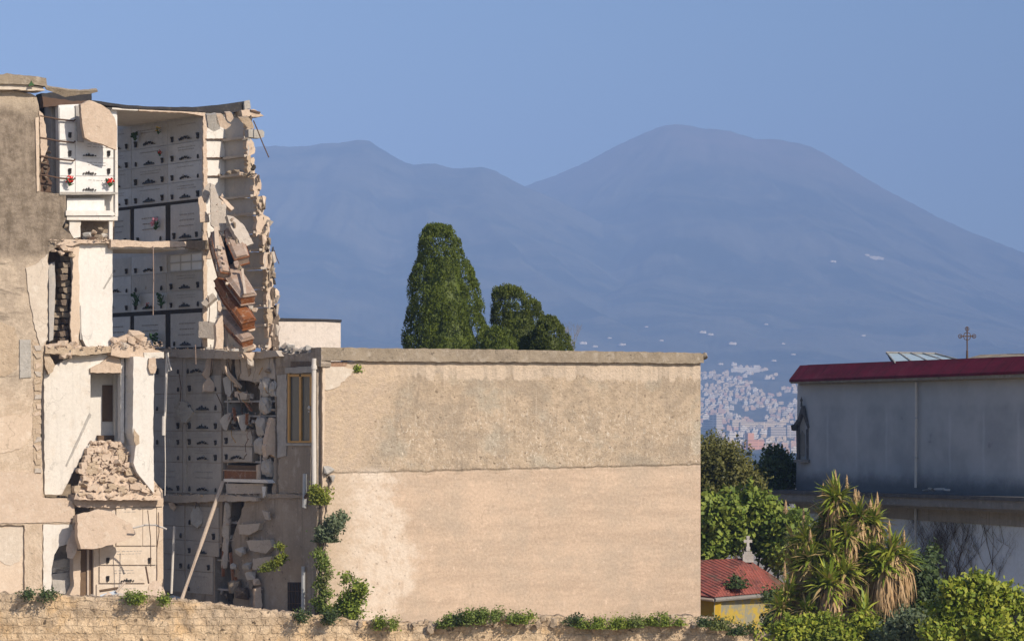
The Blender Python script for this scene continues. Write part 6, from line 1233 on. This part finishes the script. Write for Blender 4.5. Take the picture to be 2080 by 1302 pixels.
broadleaf('weed_clump', 'dry weedy growth on the chapel roof', [(1492, 1184, 10), (1505, 1190, 9), (1484, 1192, 8)], 113.6, 'dark', 50, .12, 31, 'weeds', depth=.5, root=P(1494, 1192, 114), limbs=False)
# climbers and shrubs on the corner of the long wall
broadleaf('corner_shrub', 'leafy green shrub growing against the peeled plaster by the wall corner', [(712, 1182, 18), (732, 1194, 15), (698, 1196, 16), (722, 1212, 18), (704, 1224, 18), (740, 1186, 8), (690, 1240, 14), (715, 1245, 16)], 98.2, 'fig', 300, .13, 33, 'shrub', depth=.7, root=P(712, 1262, 98.2), spread=.11)
broadleaf('wall_creeper', 'grey-green creeper tuft sticking out from the wall corner', [(666, 1056, 12), (684, 1064, 10), (660, 1082, 13), (676, 1098, 9), (694, 1050, 6), (670, 1074, 12), (652, 1102, 8)], 99.3, 'grey', 300, .12, 35, 'creeper', depth=.6, root=P(650, 1100, 99.5), spread=.11, limbs=True)
broadleaf('wall_creeper', 'yellowish creeper tuft at the wall corner below the old downpipe bend', [(648, 1000, 13), (660, 1004, 11), (652, 1018, 11), (668, 998, 6), (640, 990, 7)], 99.5, 'ivy', 260, .11, 37, 'creeper', depth=.6, root=P(650, 1024, 99.6), spread=.1, limbs=False)
broadleaf('wall_creeper', 'straggling green creeper low on the wall corner', [(650, 1125, 9), (656, 1145, 9), (664, 1165, 9), (652, 1185, 9), (660, 1205, 10), (648, 1225, 12), (664, 1240, 12)], 99.3, 'weed', 170, .11, 39, 'creeper', depth=.5, root=P(655, 1255, 99.4), spread=.1, limbs=False)
mb = MB()
for k in range(9):
    x = 644+k*2.2; p = [PB.at(min(x, 640), 1250, .2)+Vector((k*.04, -.05, 0))]
    for j in range(1, 8): p.append(P(x+RS.uniform(-5, 6), 1250-j*33+RS.uniform(-8, 8), 99.35))
    mb.tube(p, .022, 5, .012)
single('creeper_stems', mb, M['bark'], 'brown climbing stems running up the corner of the long wall', 'creeper stems')
mb = MB(); mb.tube([PW.at(662, 960, .06), PW.at(670, 975, .07), PW.at(668, 990, .06), PW.at(660, 1010, .06), PW.at(664, 1040, .05)], .03, 5, .02); mb.tube([PW.at(659, 1120, .06), PW.at(666, 1138, .07), PW.at(670, 1150, .05)], .03, 5, .015)
single('dead_vine', mb, M['bark'], 'dead brown vine stems clinging to the peeled edge of the long wall', 'vine')
broadleaf('weed_clump', 'small green weed rooted under the coping at the left of the long wall', [(722, 751, 5.5), (729, 749, 5), (715, 753, 3.5)], 100.9, 'fig', 60, .10, 41, 'weeds', depth=.4, root=P(722, 756, 101.2), spread=.06, limbs=False)
broadleaf('trailing_creeper', 'yellow-green creeper trailing across the broken cells', [(534, 1158, 5), (545, 1152, 6), (556, 1146, 6), (566, 1138, 6), (574, 1130, 5), (570, 1110, 4)], 100.5, 'ivy', 130, .10, 43, 'creeper', depth=.3, root=P(566, 1160, 100.7), spread=.07, limbs=False)
# weeds on the foreground wall crest
WX = [(52, 4, 'dark'), (98, 5, 'dark'), (268, 5, 'weed'), (284, 6, 'fig'), (330, 4, 'fig'), (622, 6, 'dark'), (662, 8, 'dark'), (790, 11, 'fig'), (905, 10, 'weed'), (938, 12, 'dark'), (965, 12, 'weed'), (1002, 11, 'weed'), (1040, 5, 'weed'), (1068, 6, 'fig'), (1160, 6, 'dark'), (1205, 11, 'fig'), (1240, 13, 'fig'), (1272, 9, 'fig'), (1300, 7, 'weed'), (1335, 11, 'fig'), (1362, 12, 'fig'), (1440, 9, 'dark'), (1475, 12, 'weed'), (1510, 12, 'dark')]
for i, (x, q, m) in enumerate(WX):
    y = ftop(x)+(q*.5 if x > 1020 else -q*.25); R = random.Random(x)
    lob = [(x+R.uniform(-2.2, 2.2)*q, y+R.uniform(-.45, .9)*q, q*R.uniform(.35, .8)) for _ in range(6)]
    lab = {'dark': 'dark', 'weed': 'yellowish', 'fig': 'fresh green'}[m]+' weed clump along the '+('tuff wall crest before the tomb buildings' if x < 640 else 'tuff wall crest below the plaster wall')
    broadleaf('weed_clump', lab, lob, 92.75, m, int(5*q)+5, .085, 200+i, 'weeds', depth=.5, root=PF.at(x, ftop(x)+14, -.1), spread=.10, limbs=False, group=lab.replace('clump', 'clumps'))
# leafless climber on the pale lower wall of the grey building
def climber():
    R = random.Random(77); mb = MB()
    def go(x, y, dx, dy, L, r, k):
        p = [(x, y)]
        for j in range(5): x += dx*L/5+R.uniform(-2, 2); y += dy*L/5+R.uniform(-1.5, 1.5); p.append((x, y))
        mb.tube([PR.at(a, max(b, 1046), .05+R.uniform(0, .05)) for a, b in p], r, 4, r*.45)
        if k:
            for _ in range(R.choice((2, 3, 3))): i = R.randrange(2, 6); go(p[i][0], p[i][1], R.uniform(-.75, .75), -1 if R.random() < .85 else .4, L*R.uniform(.5, .8), r*.6, k-1)
    for x0 in (1862, 1868, 1880, 1888, 1895, 1908, 1915, 1922, 1935, 1944, 1952, 1970, 1990): go(x0, 1262, R.uniform(-.1, .3), -1, R.uniform(85, 120), .035, 5)
    t = tag(mb.build('bare_climber', M['bark']), 'leafless dark climber spread over the pale lower wall of the grey building', 'climber')
climber()
for i, (x, y, q, lab) in enumerate(((1905, 1082, 11, 'clinging dry leaf patch just right of the grey downpipe'), (1888, 1108, 9, 'lower dry leaf patch on the leafless climber'), (1960, 1075, 10, 'dry leaf patch at the top right of the leafless climber'))):
    pass

# fine broken stuff lying about: too small and too many to count
def fine_rubble():
    R = random.Random(404); mb = MB()
    for k in range(1000):
        q = k % 10
        if q < 3: x = R.uniform(60, 640); c = P(x, ftop(x)-R.uniform(-2, 6), R.uniform(94.5, 100.5)); c.z = max(c.z-.05, -.3)
        elif q < 5: f = R.random(); c = PA.at(184-f*26+R.random()*(62+f*100), 900+f*112, -.1+f*.62+R.uniform(0, .1))
        elif q < 6: x = R.uniform(232, 330); c = PA.at(x, 700+R.uniform(-8, 6), R.uniform(.0, .3))
        elif q < 7: x = R.uniform(100, 225); c = PA.at(x, R.choice((490, 706))+R.uniform(-4, 3), R.uniform(-.1, .3))
        elif q < 8: x = R.uniform(452, 556); c = PB.at(x, R.choice((768, 813, 843, 873, 906, 936, 1004, 1060, 1098, 1138, 1198))+R.uniform(-5, 0), R.uniform(-.5, .1))
        elif q < 9: x = R.uniform(330, 560); c = PB.at(x, R.choice((709, 1005))+R.uniform(-3, 2), R.uniform(.1, .4))
        else: i = R.randrange(4, 12); c = PK.at(R.uniform(458, xr[i]), rows[i+1]-R.uniform(0, 5), R.uniform(.02, .2))
        s = R.choice((.04, .05, .06, .08, .11)); mb.rock(c, s*R.uniform(.8, 1.6), s, s*R.uniform(.5, 1.1), 8, None, R)
    single('fine_rubble', mb, M['tan2'], 'fine crumbs of mortar and tuff scattered over the ledges and foot of the ruin', 'rubble', kind='stuff')
fine_rubble()
